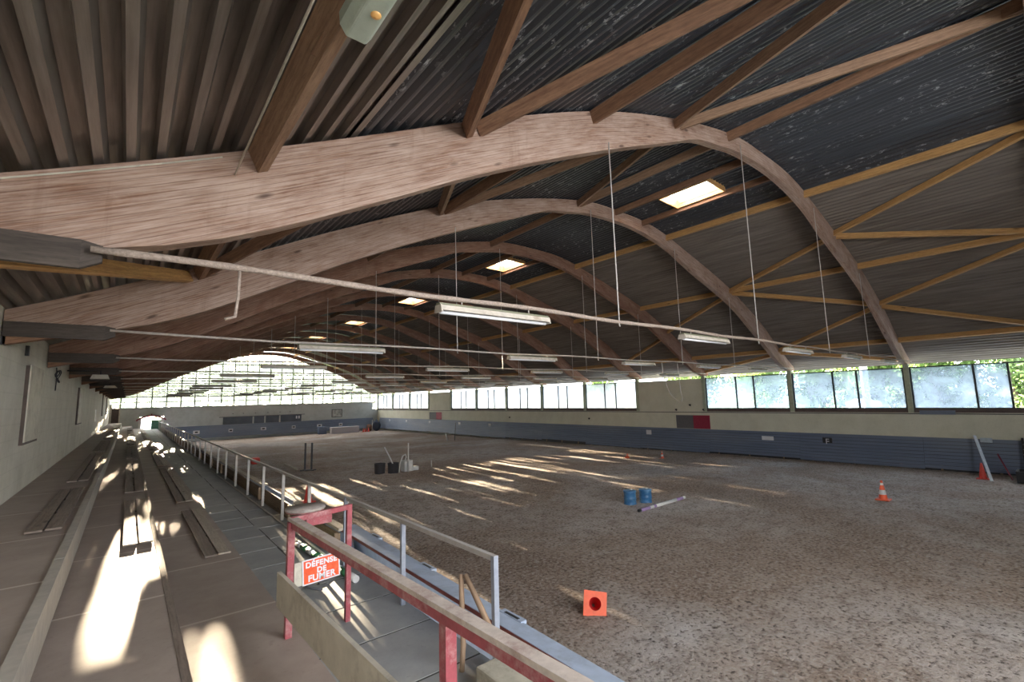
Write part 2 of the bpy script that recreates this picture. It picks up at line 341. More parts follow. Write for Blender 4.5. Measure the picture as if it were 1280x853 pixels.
# ------------------------------------------------------------------ setting
def ceiling():
    mb=MB(); pts=[]
    x=-1.52
    while x<1.72:                       # trapezoid sheet over the stand
        for dx,dz in ((0,.0),(.045,.0),(.07,.10),(.16,.10),(.185,0)): pts.append((x+dx,dz,0))
        x+=.2
    x=1.78
    while x<29.0:                       # corrugated sheet
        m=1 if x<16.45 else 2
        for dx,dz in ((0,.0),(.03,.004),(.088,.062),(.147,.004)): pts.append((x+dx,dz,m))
        x+=.177
    holes=[(AY(k)+1.72,AY(k)+3.45) for k in (1,3,5,7,9,11)]
    for i in range(len(pts)-1):
        (a,da,m),(b,db,_)=pts[i],pts[i+1]
        za,zb=OZ(a)+.035+da,OZ(b)+.035+db
        segs=[(YB,YF)]
        if a>13.58 and b<14.72:
            segs=[]; y=YB
            for h0,h1 in holes: segs.append((y,h0)); y=h1
            segs.append((y,YF))
        for y0,y1 in segs: mb.face([(a,y0,za),(b,y0,zb),(b,y1,zb),(a,y1,za)],None,m)
    return struct(mb.build('ceiling',[M['sheet_metal'],M['sheet_dark'],M['sheet_brown']],loc=(0,0,0)))
ceiling()

def sand():
    xs=[]; x=2.75
    while x<27.9: xs.append(x); x+=.11+.0*(x)
    xs.append(28.1)
    ys=[]; y=YB
    while y<YF: ys.append(y); y+= .11 if y<12 else (.2 if y<25 else .45)
    ys.append(YF)
    V=[];F=[]
    for y in ys:
        for x in xs:
            h=noise.noise(Vector((x*1.7,y*1.7,0)))*.012+noise.noise(Vector((x*4.3,y*4.3,3)))*.022+noise.noise(Vector((x*.35,y*.35,9)))*.03
            V.append((x,y,sand_z(x,y)+h+Z0))
    n=len(xs)
    for j in range(len(ys)-1):
        for i in range(n-1): F.append((j*n+i,j*n+i+1,(j+1)*n+i+1,(j+1)*n+i))
    me=bpy.data.meshes.new('floor'); me.from_pydata(V,[],F); me.materials.append(M['sand']); me.polygons.foreach_set('use_smooth',[True]*len(F)); me.update()
    o=bpy.data.objects.new('floor',me); C.objects.link(o); return struct(o)
sand()
# stand: three wooden steps and the slab walkway
T1,T2,T3,SL=-1.5,-1.85,-2.2,-2.3
E1,E2,E3,E4=-.47,.435,1.41,2.62
struct(MB().box(XL,E1,YB,YF,-3.7,T1).build('floor',M['deck']))
struct(MB().box(E1+.002,E2,YB,YF,-3.7,T2).build('floor',M['deck']))
struct(MB().box(E2+.002,E3,YB,YF,-3.7,T3).build('floor',M['deck']))
struct(MB().box(E3+.002,E4,YB,YF,-3.7,SL-.006).build('floor',plain('slab_joint_shadow',(.06,.06,.055),.9)))
mb=MB(); y=YB; j=0; mb.box(E3+.01,2.0,6.44,6.76,SL-.07,SL)
while y<YF-.5:
    L=.905; cut=E3+.01 if j%3 else E3+.01
    xm=2.02+.012*math.sin(j*2.1)
    if y>6.2:
        mb.box(cut,xm-.01,y+.3,y+.3+L-.03,SL-.07,SL); mb.box(xm+.01,E4,y,y+L-.03,SL-.07,SL)
    else: mb.box(cut,E4,y,y+L-.03,SL-.07,SL)
    y+=L; j+=1
struct(mb.build('floor',M['slab']))
# cream upstand board on the first step, nosings
b=MB(); y=YB
while y<62: b.box(E1-.01,E1+.07,y,min(y+3.96,62),T1-.3,T1+.035); y+=3.98
tag(b.build('step_edge_board',M['riser']),'long pale timber edging between the wall step and the middle step','board')
b=MB().box(E2-.045,E2+.012,YB,62,T2-.3,T2+.006); tag(b.build('step_nosing',M['bench']),'worn timber nosing along the drop between second and third step','board')

# walls
mb=MB().box(XL-.25,XL,YB,YF,-3.7,OZ(XL)+.06); struct(mb.build('wall_left',M['wall_left']))
mb=MB(); R=XR
mb.box(R,R+.25,YB,YF,-4.6,-1.12)
for k in (3,9): mb.box(R+.02,R+.2,AY(k)+.22,AY(k+1),-1.12,.95)
struct(mb.build('wall_right',M['wall_right']))
mb=MB()
def wallpatch(x0,x1,z0,z1,m=0): mb.box(x0,x1,YF-.15,YF+.1,z0,z1,m)
wallpatch(-.62,.95,-3.7,.0); wallpatch(.95,3.15,-.95,.0); wallpatch(3.15,27.25,-4.2,0); wallpatch(27.25,28.3,-4.2,-1.0); wallpatch(.95,3.15,-3.7,-2.5)
wallpatch(-1.75,-.62,-3.7,-1.5)
struct(mb.build('wall_far',M['wall_far']))
mb=MB().box(R-.012,R,YB,YF,-1.19,-1.15); tag(mb.build('cable_duct',M['frame']),'thin dark duct running along right wall below the windows','duct')

mb=MB()
for i in range(40):
    a=8.0+20.5*i/40; b=8.0+20.5*(i+1)/40; mb.hexa([(a,YB-.2,-3.7),(a,YB,-3.7),(a,YB,OZ(a)+.05),(a,YB-.2,OZ(a)+.05)],[(b,YB-.2,-3.7),(b,YB,-3.7),(b,YB,OZ(b)+.05),(b,YB-.2,OZ(b)+.05)])
mb.box(-1.7,8,YB-.2,YB,-3.7,.2)  # unseen end wall; opening above is assumed, sized to light the near arches
struct(mb.build('wall_near',M['wall_far']))
# outside ground
mb=MB(); mb.face([(28.4,-90,-1.45),(28.4,260,-1.45),(260,260,-1.45),(260,-90,-1.45)]); mb.face([(-150,YF+.3,-1.45),(-150,260,-1.45),(28.4,260,-1.45),(28.4,YF+.3,-1.45)])
struct(mb.build('ground',M['grass']))
struct(MB().box(28.6,36,-20,90,-1.46,-1.40).build('ground',M['paving']))

# ------------------------------------------------------------------ arches
def arch(k):
    y0=AY(k); mb=MB(); n=72; x0,x1=XL+.012,28.55
    P=[]
    for i in range(n+1):
        x=x0+(x1-x0)*i/n; P.append((x,OZ(x),IZ(x)))
    u=k*7.3; 
    for i in range(n):
        a,b=P[i],P[i+1]; L=math.hypot(b[0]-a[0],b[1]-a[1]); da,db=a[1]-a[2],b[1]-b[2]
        for y,fl in ((y0,0),(y0+AT,1)):
            q=[(a[0],y,a[2]),(b[0],y,b[2]),(b[0],y,b[1]),(a[0],y,a[1])]; uv=[(u,-da),(u+L,-db),(u+L,0),(u,0)]
            mb.face(q,uv,0)
        mb.face([(a[0],y0,a[2]),(b[0],y0,b[2]),(b[0],y0+AT,b[2]),(a[0],y0+AT,a[2])],[(u,3),(u+L,3),(u+L,3.2),(u,3.2)],0)
        mb.face([(a[0],y0,a[1]),(b[0],y0,b[1]),(b[0],y0+AT,b[1]),(a[0],y0+AT,a[1])],[(u,4),(u+L,4),(u+L,4.2),(u,4.2)],0)
        u+=L
    for p in (P[0],P[-1]): mb.face([(p[0],y0,p[2]),(p[0],y0+AT,p[2]),(p[0],y0+AT,p[1]),(p[0],y0,p[1])],None,0)
    return mb
def nth(k): return ORD[k-1]
for k in range(0,14):
    t=thing('timber_arch', 'timber arch just behind the viewpoint, out of the picture' if k==0 else
            ('nearest whitewashed glued timber arch, spanning the whole hall overhead' if k==1 else
             'last timber arch, standing against the glazed far gable' if k==13 else
             f'{nth(k)} glued timber arch counted from the viewer towards the glazed gable'),'arch',(XC,AY(k),1.1),'glued timber arches over the hall')
    arch(k).build('arch_beam',M['arch'] if k in (1,2) else M['arch_far'],t)
    # dark cleat under the left foot
    c=MB(); y0=AY(k)
    for yy in (y0-.06,): 
        c.hexa([(XL+.02,yy,1.10),(XL+.02,y0-.001,1.10),(XL+.02,y0-.001,1.32),(XL+.02,yy,1.32)],[(-.36,yy,1.10),(-.36,y0-.001,1.10),(-.36,y0-.001,1.33),(-.36,yy,1.33)])
        c.hexa([(-.36,yy,1.10),(-.36,y0-.001,1.10),(-.36,y0-.001,1.33),(-.36,yy,1.33)],[(-.23,yy,1.17),(-.23,y0-.001,1.17),(-.23,y0-.001,1.30),(-.23,yy,1.30)])
    c.build('side_cleat',M['bracket'],t)
    d=MB(); d.hexa([(XL+.02,y0,.98),(XL+.02,y0+AT,.98),(XL+.02,y0+AT,1.20),(XL+.02,y0,1.20)],[(-.75,y0,1.16),(-.75,y0+AT,1.16),(-.75,y0+AT,1.20),(-.75,y0,1.20)])
    d.build('corbel',M['purlin'],t)

# ------------------------------------------------------------------ purlins and diagonals
def normal(x):
    e=.05; s=(OZ(x+e)-OZ(x-e))/(2*e); return Vector((-s,0,1)).normalized()
PX=[.8,6.0,11.3,16.5,21.7,26.8]
PN=['lowest stand side','upper stand side','left crown','right crown','upper window side','lowest window side']
def bayname(k): return 'behind the viewpoint' if k<0 else 'before the nearest arch' if k==0 else f'just beyond the {nth(k)} arch'
for k in range(-1,13):
    for j,x in enumerate(PX):
        n=normal(x); c=Vector((x,0,OZ(x)))-n*.115
        a=(c.x,(AY(k)+AT+.002) if k>=0 else YB,c.z); b=(c.x,AY(k+1)-.002,c.z)
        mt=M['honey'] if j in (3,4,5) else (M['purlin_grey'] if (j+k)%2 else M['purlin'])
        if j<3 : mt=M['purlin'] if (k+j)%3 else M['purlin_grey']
        o=MB().bar(a,b,.095,.225,n,).build('roof_purlin',mt)
        tag(o,f'{"honey" if j>=3 else "brown"} timber {PN[j]} purlin, {bayname(k)}','purlin','timber purlins under the roof sheets')
DG=[]
for k,mids,ends in ((0,(3.45,8.9,19.2,24.4),None),):
    for m in mids:
        for e in (m-2.65,m+2.65): DG.append((m,AY(1),e,AY(0)+AT,0))
for m,es in ((.8,(-1.45,3.4)),(6.0,(3.4,8.8)),(21.7,(19.2,24.4)),(26.8,(24.4,28.3)),(11.3,(8.8,))):
    for e in es: DG.append((m,AY(2),e,AY(1)+AT,1))
DG += [(24.3,AY(3),21.8,AY(2)+AT,2),(26.7,AY(4),24.4,AY(3)+AT,3),(3.4,AY(3),5.9,AY(2)+AT,2),(.9,AY(4),3.3,AY(3)+AT,3),(28.3,AY(3),26.9,AY(2)+AT,2)]
for m,y1,e,y0,bay in DG:
    off=.13 if abs(e-m)<1.9 else .13
    zA=OZ(m)-off; zB=OZ(e)-off
    xm,xe=m+(.10 if e>m else -.10),e-(.10 if e>m else -.10)
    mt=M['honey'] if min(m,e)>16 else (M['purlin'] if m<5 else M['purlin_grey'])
    if m==.8 and e<0: mt=M['honey']
    n=(normal(m)+normal(e)).normalized()
    low=.30 if e<-1 else 0
    if low: xe=-1.2
    o=MB().bar((xm,y1-.004,OZ(xm)-.14),(xe,y0+.004,OZ(xe)-.14-low),.09,.19,n).build('wind_brace',mt)
    side='towards the windows' if e>m else 'towards the stand'
    where='window side' if m>XC else 'stand side'
    near=sorted(set(q[0] for q in DG if q[4]==bay and (q[0]>XC)==(m>XC)))
    pos=['lower','upper'] if m<XC else ['upper','lower']
    if len(near)==1: pw=''
    elif len(near)==2: pw=pos[near.index(m)]+' '
    else: pw=(['lower','middle','upper'] if m<XC else ['upper','middle','lower'])[near.index(m)]+' '
    tag(o,f'diagonal brace slanting {side} from {pw}{where} joint, {bayname(bay)}'.replace('just beyond the','beyond'),'brace','diagonal roof braces')

# ------------------------------------------------------------------ skylights
for q,k in enumerate((1,3,5,7,9,11)):
    y0,y1=AY(k)+1.72,AY(k)+3.45; xa,xb=13.58,14.72
    t=thing('skylight',f'square timber lined skylight beyond the {nth(k)} arch, {nth(q+1)} from the viewer','skylight',((xa+xb)/2,(y0+y1)/2,6.4),'skylights along the crown')
    zt=OZ(14.2)+.20
    fr=MB()
    for (x0,x1,ya,yb) in ((xa-.03,xa+.01,y0,y1),(xb-.01,xb+.03,y0,y1)): fr.hexa([(x0,ya,OZ(x0)-.10),(x1,ya,OZ(x1)-.10),(x1,ya,zt),(x0,ya,zt)],[(x0,yb,OZ(x0)-.10),(x1,yb,OZ(x1)-.10),(x1,yb,zt),(x0,yb,zt)])
    for ya in (y0-.01,y1-.03): fr.hexa([(xa,ya,OZ(xa)-.10),(xa,ya+.04,OZ(xa)-.10),(xa,ya+.04,zt),(xa,ya,zt)],[(xb,ya,OZ(xb)-.10),(xb,ya+.04,OZ(xb)-.10),(xb,ya+.04,zt),(xb,ya,zt)])
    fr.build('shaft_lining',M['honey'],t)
    MB().box(xa-.03,xb+.03,y0-.03,y1+.03,zt,zt+.012).build('dome',M['glass_sky'],t)
    for x,nm in ((13.2,'left'),(14.85,'right')):
        n=normal(x); c=Vector((x,0,OZ(x)))-n*.115
        o=MB().bar((c.x,AY(k)+AT+.002,c.z),(c.x,AY(k+1)-.002,c.z),.09,.2,n).build('trimmer_beam',M['purlin'])
        tag(o,f'dark timber trimmer along the {nm} side of the {nth(q+1)} skylight','beam','trimmer beams beside the skylights')

# ------------------------------------------------------------------ window posts, windows of the right wall
for k in range(0,14):
    o=MB().box(XR-.06,XR+.2,AY(k)-.0,AY(k)+.2,-1.12,IZ(28.1)-.005).build('window_post',M['post'])
    tag(o,('concrete window post before the picture edge' if k==0 else f'pale green window post carrying the right foot of the {nth(k)} arch'),'post','pale posts between the right wall windows')
w=0
for k in range(-1,13):
    y0,y1=AY(k)+.21,AY(k+1)-.01
    if k==-1: y0=YB
    if k in (3,9): continue
    w+=1
    fr=MB(); xw=XR+.07; zb,zt=-.90,.93
    def fb(ya,yb,za,zb_): fr.box(xw-.05,xw+.05,ya,yb,za,zb_)
    fb(y0,y1,zt,zt+.05); fb(y0,y1,zb-.03,zb)
    m1=AY(k)+2.06; m2=AY(k)+3.09
    for m in (y0+.02,m1,m2,y1-.02): fb(m-.035,m+.035,zb,zt)
    t=bpy.data.objects.new(f'window_{w}',None); C.objects.link(t); t.location=(xw,(y0+y1)/2,zb+Z0); t['kind']='structure'
    fr.build('window_frame',M['frame'],t)
    for a,b in ((y0+.045,m1-.025),(m1+.025,m2-.025),(m2+.025,y1-.045)):
        if k==0 and a<1: continue          # the near sash of this window stands open
        MB().box(xw-.004,xw+.004,a,b,zb,zt).build('pane',M['glass'] if k<3 else M['glass_mid'],t)
    MB().box(XR+.0,XR+.16,y0,y1,-1.12,-.93).build('window_sill',M['sill'],t)

# ------------------------------------------------------------------ glazed far gable
t=bpy.data.objects.new('window_far',None); C.objects.link(t); t.location=(XC,YF,Z0); t['kind']='structure'
g=MB(); pl=MB(); yg=YF-.02
n=60
for i in range(n):
    a=XL+(28.3-XL)*i/n; b=XL+(28.3-XL)*(i+1)/n
    pl.face([(a,yg,.0),(b,yg,.0),(b,yg,OZ(b)+.02),(a,yg,OZ(a)+.02)])
pl.build('pane',M['glass_far'],t)
for i in range(-1,22):
    x=.68+1.312*i
    if XL<x<28.2: g.box(x-.045,x+.045,yg-.03,yg+.03,0,OZ(x)-.02)
for z,th in ((0,.1),(.65,.05),(1.22,.09),(1.8,.05),(2.46,.05),(3.0,.07),(3.8,.09),(5.0,.09)):
    xa=XL
    while OZ(xa)<z+.05: xa+=.05
    xb=28.3
    while OZ(xb)<z+.05: xb-=.05
    g.box(xa,xb,yg-.028,yg+.028,z-th/2,z+th/2)
g.build('glazing_bars',M['mullion'],t)
# corner light beside the far wall
t=bpy.data.objects.new('window_corner',None); C.objects.link(t); t.location=(27.7,YF,-1+Z0); t['kind']='structure'
MB().box(27.27,28.0,yg-.01,yg,-.98,-.02).build('pane',M['glass_far'],t)

# door at the end of the stand, by the left wall
t=bpy.data.objects.new('door_1',None); C.objects.link(t); t.location=(-1.05,YF-.1,-1.5+Z0); t['kind']='structure'
MB().box(-1.32,-.72,YF-.14,YF-.08,-1.5,-.0).build('door_leaf',M['darkbrown'],t)
MB().box(-.72,-.62,YF-.2,YF-.05,-1.5,.45).box(-1.5,-1.32,YF-.2,YF-.05,-1.5,.45).build('door_frame',M['cream'],t)
# portal with burgundy arched top and green leaf
t=bpy.data.objects.new('door_2',None); C.objects.link(t); t.location=(2.05,YF-.2,-2.5+Z0); t['kind']='structure'
mb=MB(); pts=[]
for i in range(13):
    a=i/12; x=.75+2.6*a; z=-1.32+.47*math.sin(math.pi*a)**.8; pts.append((x,z))
for i in range(12): mb.hexa([(pts[i][0],YF-.4,pts[i][1]-.1),(pts[i][0],YF-.15,pts[i][1]-.1),(pts[i][0],YF-.15,pts[i][1]+.08),(pts[i][0],YF-.4,pts[i][1]+.08)],
    [(pts[i+1][0],YF-.4,pts[i+1][1]-.1),(pts[i+1][0],YF-.15,pts[i+1][1]-.1),(pts[i+1][0],YF-.15,pts[i+1][1]+.08),(pts[i+1][0],YF-.4,pts[i+1][1]+.08)])
mb.box(2.0,2.1,YF-.35,YF-.2,-.85,-.62)
mb.build('arched_head',M['burgundy'],t)
MB().box(2.05,2.9,YF-.2,YF-.16,-2.5,-1.35).build('door_leaf',M['doorgreen'],t)
MB().box(.95,1.2,YF-.25,YF-.15,-2.5,-1.1).box(2.9,3.15,YF-.25,YF-.15,-2.5,-1.1).build('door_frame',M['white'],t)

# serving hatch band in the far wall
t=thing('viewing_window','long dark viewing window set in the far wall','window',(13.1,YF-.16,-2.2))
MB().box(8.8,17.6,YF-.19,YF-.152,-2.2,-1.36).build('glass_panel',plain('dark_tinted_glass',(.10,.12,.15),.12,var=.2,scale=1.2),t)
mb=MB().box(8.4,18.0,YF-.24,YF-.155,-1.36,-1.28)
mb.build('top_trim',M['hatchgrey'],t)
for x in (12.0,13.3,15.0): MB().box(x-.08,x+.08,YF-.215,YF-.19,-2.2,-1.36).build('upright',M['wall_far'],t)
for x in (17.0,17.3): MB().box(x-.08,x+.08,YF-.2,YF-.19,-1.85,-1.5).build('notice',M['paper'],t)
for i,x in enumerate((9.8,10.9,12.2,13.6,15.0,16.2)):
    o=MB().box(x-.06,x+.06,YF-.3,YF-.152,-.98,-.9).build('wall_lamp',M['hatchgrey']); 
    tag(o,f'{nth(i+1)} small wall lamp from the left above the viewing window','lamp','small lamps above the viewing window')
t=thing('framed_picture','framed grey picture on the far wall near the right corner','picture',(22.2,YF-.16,-1.9))
mb=MB()
for a in ((21.5,22.9,-1.9,-1.83),(21.5,22.9,-.9,-.83),(21.5,21.57,-1.9,-.83),(22.83,22.9,-1.9,-.83)): mb.box(a[0],a[1],YF-.19,YF-.152,a[2],a[3])
mb.build('frame',M['black'],t)
MB().box(21.57,22.83,YF-.17,YF-.152,-1.83,-.9).build('print',plain('blotchy_print',(.42,.43,.40),.6,var=.5,scale=3),t)

# ------------------------------------------------------------------ kick boards (sloping boards)
def kick_right():
    t=thing('kick_board','sloping blue grey plank kick wall along the window side of the arena','kick wall',(27.7,30,-3.7))
    nb=9; top,bot=-2.22,-3.62; y0=YB; i=0
    while y0<63.5:
        y1=min(y0+5.0,63.9); mb=MB(); zz=bot+random.uniform(-.05,.06)
        if i in (1,3,6): zz+=.14
        for j in range(nb):
            za=zz+(top-zz)*j/nb; zb=zz+(top-zz)*(j+1)/nb-.014
            def X(z): return 27.98-.42*(top-z)/(top-bot)
            mb.hexa([(X(za),y0+.004,za),(X(za)+.035,y0+.004,za),(X(zb)+.035,y0+.004,zb),(X(zb),y0+.004,zb)],[(X(za),y1-.004,za),(X(za)+.035,y1-.004,za),(X(zb)+.035,y1-.004,zb),(X(zb),y1-.004,zb)])
        mb.box(27.99,28.04,y0,y1,top-.03,top)
        mb.build('board_panel',M['kick'],t); y0=y1; i+=1
        for yy in (y0-4.2,y0-2.4,y0-.6): MB().box(27.66,27.74,yy,yy+.08,-3.75,-3.3).build('support_post',M['oldboard'],t)
    MB().face([(28.03,YB,-2.24),(28.03,63.9,-2.24),(27.66,63.9,-3.7),(27.66,YB,-3.7)]).build('backing',M['black'],t)
kick_right()
t=thing('kick_board','sloping grey plank kick wall at the foot of the far end wall','kick wall',(14,64,-4))
x0=3.3
while x0<27:
    x1=min(x0+4.8,27.5); mb=MB(); zz=-3.62+random.uniform(-.05,.05)
    for j in range(8):
        za=zz+(-2.2-zz)*j/8; zb=zz+(-2.2-zz)*(j+1)/8-.012
        def Y(z): return 64.85-.42*(-2.2-z)/1.4
        mb.hexa([(x0,Y(za),za),(x0,Y(za)+.035,za),(x0,Y(zb)+.035,zb),(x0,Y(zb),zb)],[(x1,Y(za),za),(x1,Y(za)+.035,za),(x1,Y(zb)+.035,zb),(x1,Y(zb),zb)])
    mb.build('board_panel',M['kick_far'],t); x0=x1
# markers on the boards
def plate(x,y,z,axis,letter=None,w=.34,h=.4,label='',dark=False,n='arena_marker',cat='marker',grp=None,col=None):
    t=thing(n,label,cat,(x,y,z-h/2),grp)
    if axis=='x': MB().box(x-.02,x,y-w/2,y+w/2,z-h/2,z+h/2).build('plate',M['black'] if dark else (col or M['paper']),t)
    else: MB().box(x-w/2,x+w/2,y-.02,y,z-h/2,z+h/2).build('plate',M['black'] if dark else (col or M['paper']),t)
    if letter:
        text_mesh('letter',letter,h*.95,M['paper'] if dark else M['black'],t,(-.028,0,h/2),(math.pi/2,0,-math.pi/2),ext=.004)
    return t
plate(27.86,8.45,-2.62,'x','F',.42,.42,'black plate with a white letter F on the window side kick wall',True)
plate(27.86,11.35,-2.62,'x',None,.62,.3,'blank white sheet pinned on the kick wall left of letter F',n='paper_sheet',cat='paper')
plate(27.86,19.1,-2.6,'x',None,.4,.42,'pale worn marker on the kick wall below the left of the grey hatch')
for i,(y) in enumerate((37.5,43,49.5,55.5,60.5)):
    plate(27.88,y,-2.6,'x',None,.4,.4,f'{nth(i+1)} small white marker on the far half of the window side kick wall',grp='white markers on the far window side boards')
for i,x in enumerate((6.2,9.6,13.1,16.6,19.8,22.6)):
    tt=plate(x,64.55,-2.9,'y',None,.62 if i%2==0 else .45,.38,f'{nth(i+1)} white marker from the left on the far end boards',grp='white markers on the far end boards')
    MB().box(x-.14,x+.14,64.51,64.53,-2.98,-2.82).build('symbol',M['black'],tt)

# hatches in right wall
def hatch(ya,yb,ys,lab):
    t=thing('wall_hatch',lab,'hatch',(XR-.02,(ya+yb)/2,-2.2))
    MB().box(XR-.03,XR+.0,ys,yb,-2.2,-1.36).build('grey_leaf',M['hatchgrey'],t)
    MB().box(XR-.025,XR+.0,ya,ys,-2.2,-1.36).build('red_leaf',M['hatchred'],t)
hatch(14.75,17.05,15.85,'grey and crimson hatch in the blank part of the right wall')
hatch(47.0,49.8,48.2,'far grey and crimson hatch below the distant blank wall')
for y,z,l in ((16.0,-.75,'small black bracket in the middle of the blank wall above the crimson hatch'),(17.0,-1.05,'small black bracket above the grey leaf of the near hatch'),(15.1,-1.05,'small black bracket above the crimson leaf of the near hatch'),(24.6,-1.75,'small dark fitting on right wall below the fifth arch windows'),(34.5,-1.8,'small dark fitting on right wall below distant windows')):
    o=MB().box(XR-.09,XR,y-.05,y+.05,z,z+.1).bar((XR-.09,y,z+.05),(XR-.15,y-.1,z-.02),.04,.04).build('wall_bracket',M['black']); tag(o,l,'bracket')
o=MB().box(XR-.1,XR-.02,3.5,4.7,-1.08,-1.02).box(XR-.1,XR-.08,3.5,4.7,-1.2,-1.08).build('blue_tray',M['kick']); tag(o,'long blue grey tray lying on sill beside nearest window post','tray')

# ------------------------------------------------------------------ hanging pipes, rods and lamps
RX=[6.3,11.7,16.8,21.2]
def make_lamp():
    t=thing('fluorescent_lamp','','lamp',(0,0,1.05)); L=.9
    mb=MB()
    prof=[(-.085,1.10),(-.06,1.165),(.06,1.165),(.085,1.10),(.075,1.10),(.05,1.15),(-.05,1.15),(-.075,1.10)]
    for i in range(len(prof)):
        a,b=prof[i],prof[(i+1)%len(prof)]
        mb.face([(-L,a[0],a[1]),(L,a[0],a[1]),(L,b[0],b[1]),(-L,b[0],b[1])])
    for x in (-L,L-.02):
        mb.poly_prism([(-.09,1.08),(.09,1.08),(.065,1.17),(-.065,1.17)],'x',x,x+.02)
    mb.build('reflector',M['lampwhite'],t)
    MB().tube([(-L+.03,0,1.085),(L-.03,0,1.085)],.024,10).build('lamp_tube',M['tube'],t)
    MB().box(-L,L,-.045,.045,1.168,1.195).build('back_channel',M['lampback'],t)
    for x in (-L*.62,L*.62): MB().tube([(x,0,1.19),(x,0,1.26)],.008,6).build('hook',M['rod'],t)
    return t
lampP=make_lamp(); used=False
LX=[3.75,9.15,14.2,19.1,23.9]
for k in range(1,13):
    y=AY(k)-.13
    t=thing('hanging_pipe',('rope wrapped pipe strung across the hall in front of the nearest arch' if k==1 else f'thin pipe strung across the hall at the {nth(k)} arch'),'pipe',(XC,y,1.22),'pipes carrying the lamps')
    pts=[(-.3+i*28.3/24,y,1.235+.02*math.sin(i*1.3+k)) for i in range(25)]
    if k==1: 
        pts=[(-.3+i*28.3/120,y+.004*math.sin(i*2.1),1.245+.012*math.sin(i*.4)) for i in range(121)]
        MB().tube(pts,[.026+.009*abs(math.sin(i*1.9)) if i<60 else .022 for i in range(121)],8).build('pipe',M['rope'],t)
    else: MB().tube(pts,.022,8).build('pipe',M['pipe'],t)
    for x in RX:
        MB().tube([(x-.02,y,IZ(x)+.08),(x,y,1.18),(x+.02,y,1.16)],.011,6).build('hanger_rod',M['rod'],t)
    for j,x in enumerate(LX):
        jx=x+(-.28 if (k%2==0) else 0)+random.uniform(-.05,.05)
        o=lampP if not used else copy_tree(lampP); used=True
        o.location=(jx,y,1.05+Z0+random.uniform(-.03,.0)); 
        o['label']=f'{nth(j+1)} tube lamp from the stand on the '+('rope wrapped nearest pipe' if k==1 else f'pipe at the {nth(k)} arch'); o['category']='lamp'; o['group']='tube lamps hanging under the pipes'
tag(MB().tube([(.72,4.77,1.23),(.715,4.76,.98),(.70,4.77,.80),(.62,4.77,.77)],.014,8).build('hanging_rope',M['rope']),'short pale rope end hanging from the rope wrapped pipe near the stand','rope')
tag(MB().tube([(15.3,9.75,1.2),(15.35,9.75,.75),(15.5,9.75,.4),(15.7,9.75,.05),(16.0,9.75,-.15),(16.3,9.75,-.3)],.012,6).build('hanging_cable',M['railpale']),'loose pale cable hanging from second pipe, left of its neighbour','cable')
tag(MB().tube([(16.4,9.77,1.2),(16.45,9.77,.6),(16.5,9.77,.1),(16.6,9.77,-.15),(16.5,9.77,-.3)],.012,6).build('hanging_cable',M['railpale']),'loose pale cable hanging from second pipe beside the hanger rod','cable')
# big fixture on the purlin above the camera
t=thing('bulkhead_lamp','pale green strip lamp fixed beside the purlin at the top edge','lamp',(.92,1.6,2.2))
mb=MB(); a=(.93,1.2,2.26); 
mb.poly_prism([(.83,2.38),(.84,2.25),(.88,2.19),(1.0,2.19),(1.04,2.25),(1.03,2.38)],'y',1.0,2.56); mb.build('housing',plain('pale_green_housing',(.48,.56,.48),.35,var=.1,scale=12),t,bevel=.012)
MB().lathe((.96,2.3,2.185),[(0,-.012),(.02,-.008),(.03,0),(.03,.02)],16).build('lamp_bulb',plain('amber_bulb',(.85,.48,.16),.3,var=.1),t)
MB().bar((.90,2.56,2.42),(.86,3.0,2.34),.12,.06,(0,0,1)).build('end_wedge',M['purlin_grey'],t)
tag(MB().tube([(.66,AY(0)+AT,2.22),(.665,2.5,2.24),(.66,4.89,2.2)],.009,6).build('white_conduit',M['cream']),'thin cream conduit clipped along the purlin side at upper left','conduit')
tag(MB().tube([(x,4.885,OZ(x)-.05) for x in (-1.4,-.9,-.4,.1,.55)],.008,6).build('white_conduit',M['cream']),'thin cream conduit clipped along top of the nearest arch at left','conduit')

# ------------------------------------------------------------------ left wall fittings
for (y0,y1,z0,z1,l) in ((12.3,14.1,-.62,.84,'large pale board mounted on the left wall nearest the viewer'),(24.0,26.2,-.56,.84,'second pale board on the left wall, edge on'),(46,47.6,-.5,1.0,'third pale board on the left wall, near the far door'),(54,55.6,-.5,1.0,'farthest pale board on the left wall')):
    t=thing('wall_board',l,'board',(XL,(y0+y1)/2,z0),)
    MB().box(XL,XL+.05,y0,y1,z0,z1).build('backing_board',M['darkbrown'],t)
    MB().box(XL+.05,XL+.068,y0+.04,y1-.12,z0+.05,z1+.02).build('face_sheet',M['cream'],t)
tag(MB().box(XL+.004,XL+.03,37.1,38.3,-.72,-.02).build('white_notice',M['white']),'small white notice on the left wall between two boards','notice')
def loop(y,r,n=14): return [(XL+.05+.03*math.sin(i),y+r*math.sin(2*math.pi*i/n),.88+r*.8*math.cos(2*math.pi*i/n)) for i in range(n+1)]
o=MB().tube(loop(16.6,.16),.012,6).tube(loop(16.9,.2),.012,6).tube([(XL+.04,16.4,1.08),(XL+.05,16.5,.8),(XL+.04,16.55,.5)],.012,6).build('cable_coil',M['black']); tag(o,'black cable coil hanging high on the left wall','cable')
o=MB().box(XL,XL+.05,9.9,10.0,.98,1.16).box(XL+.002,XL+.05,12.0,12.1,1.0,1.18).build('wall_strap',M['black']); tag(o,'black iron straps on the left wall under the second arch foot','strap')
t=thing('flood_lamp','small cream flood lamp hanging near the left wall under third arch','lamp',(-.75,19.4,.9))
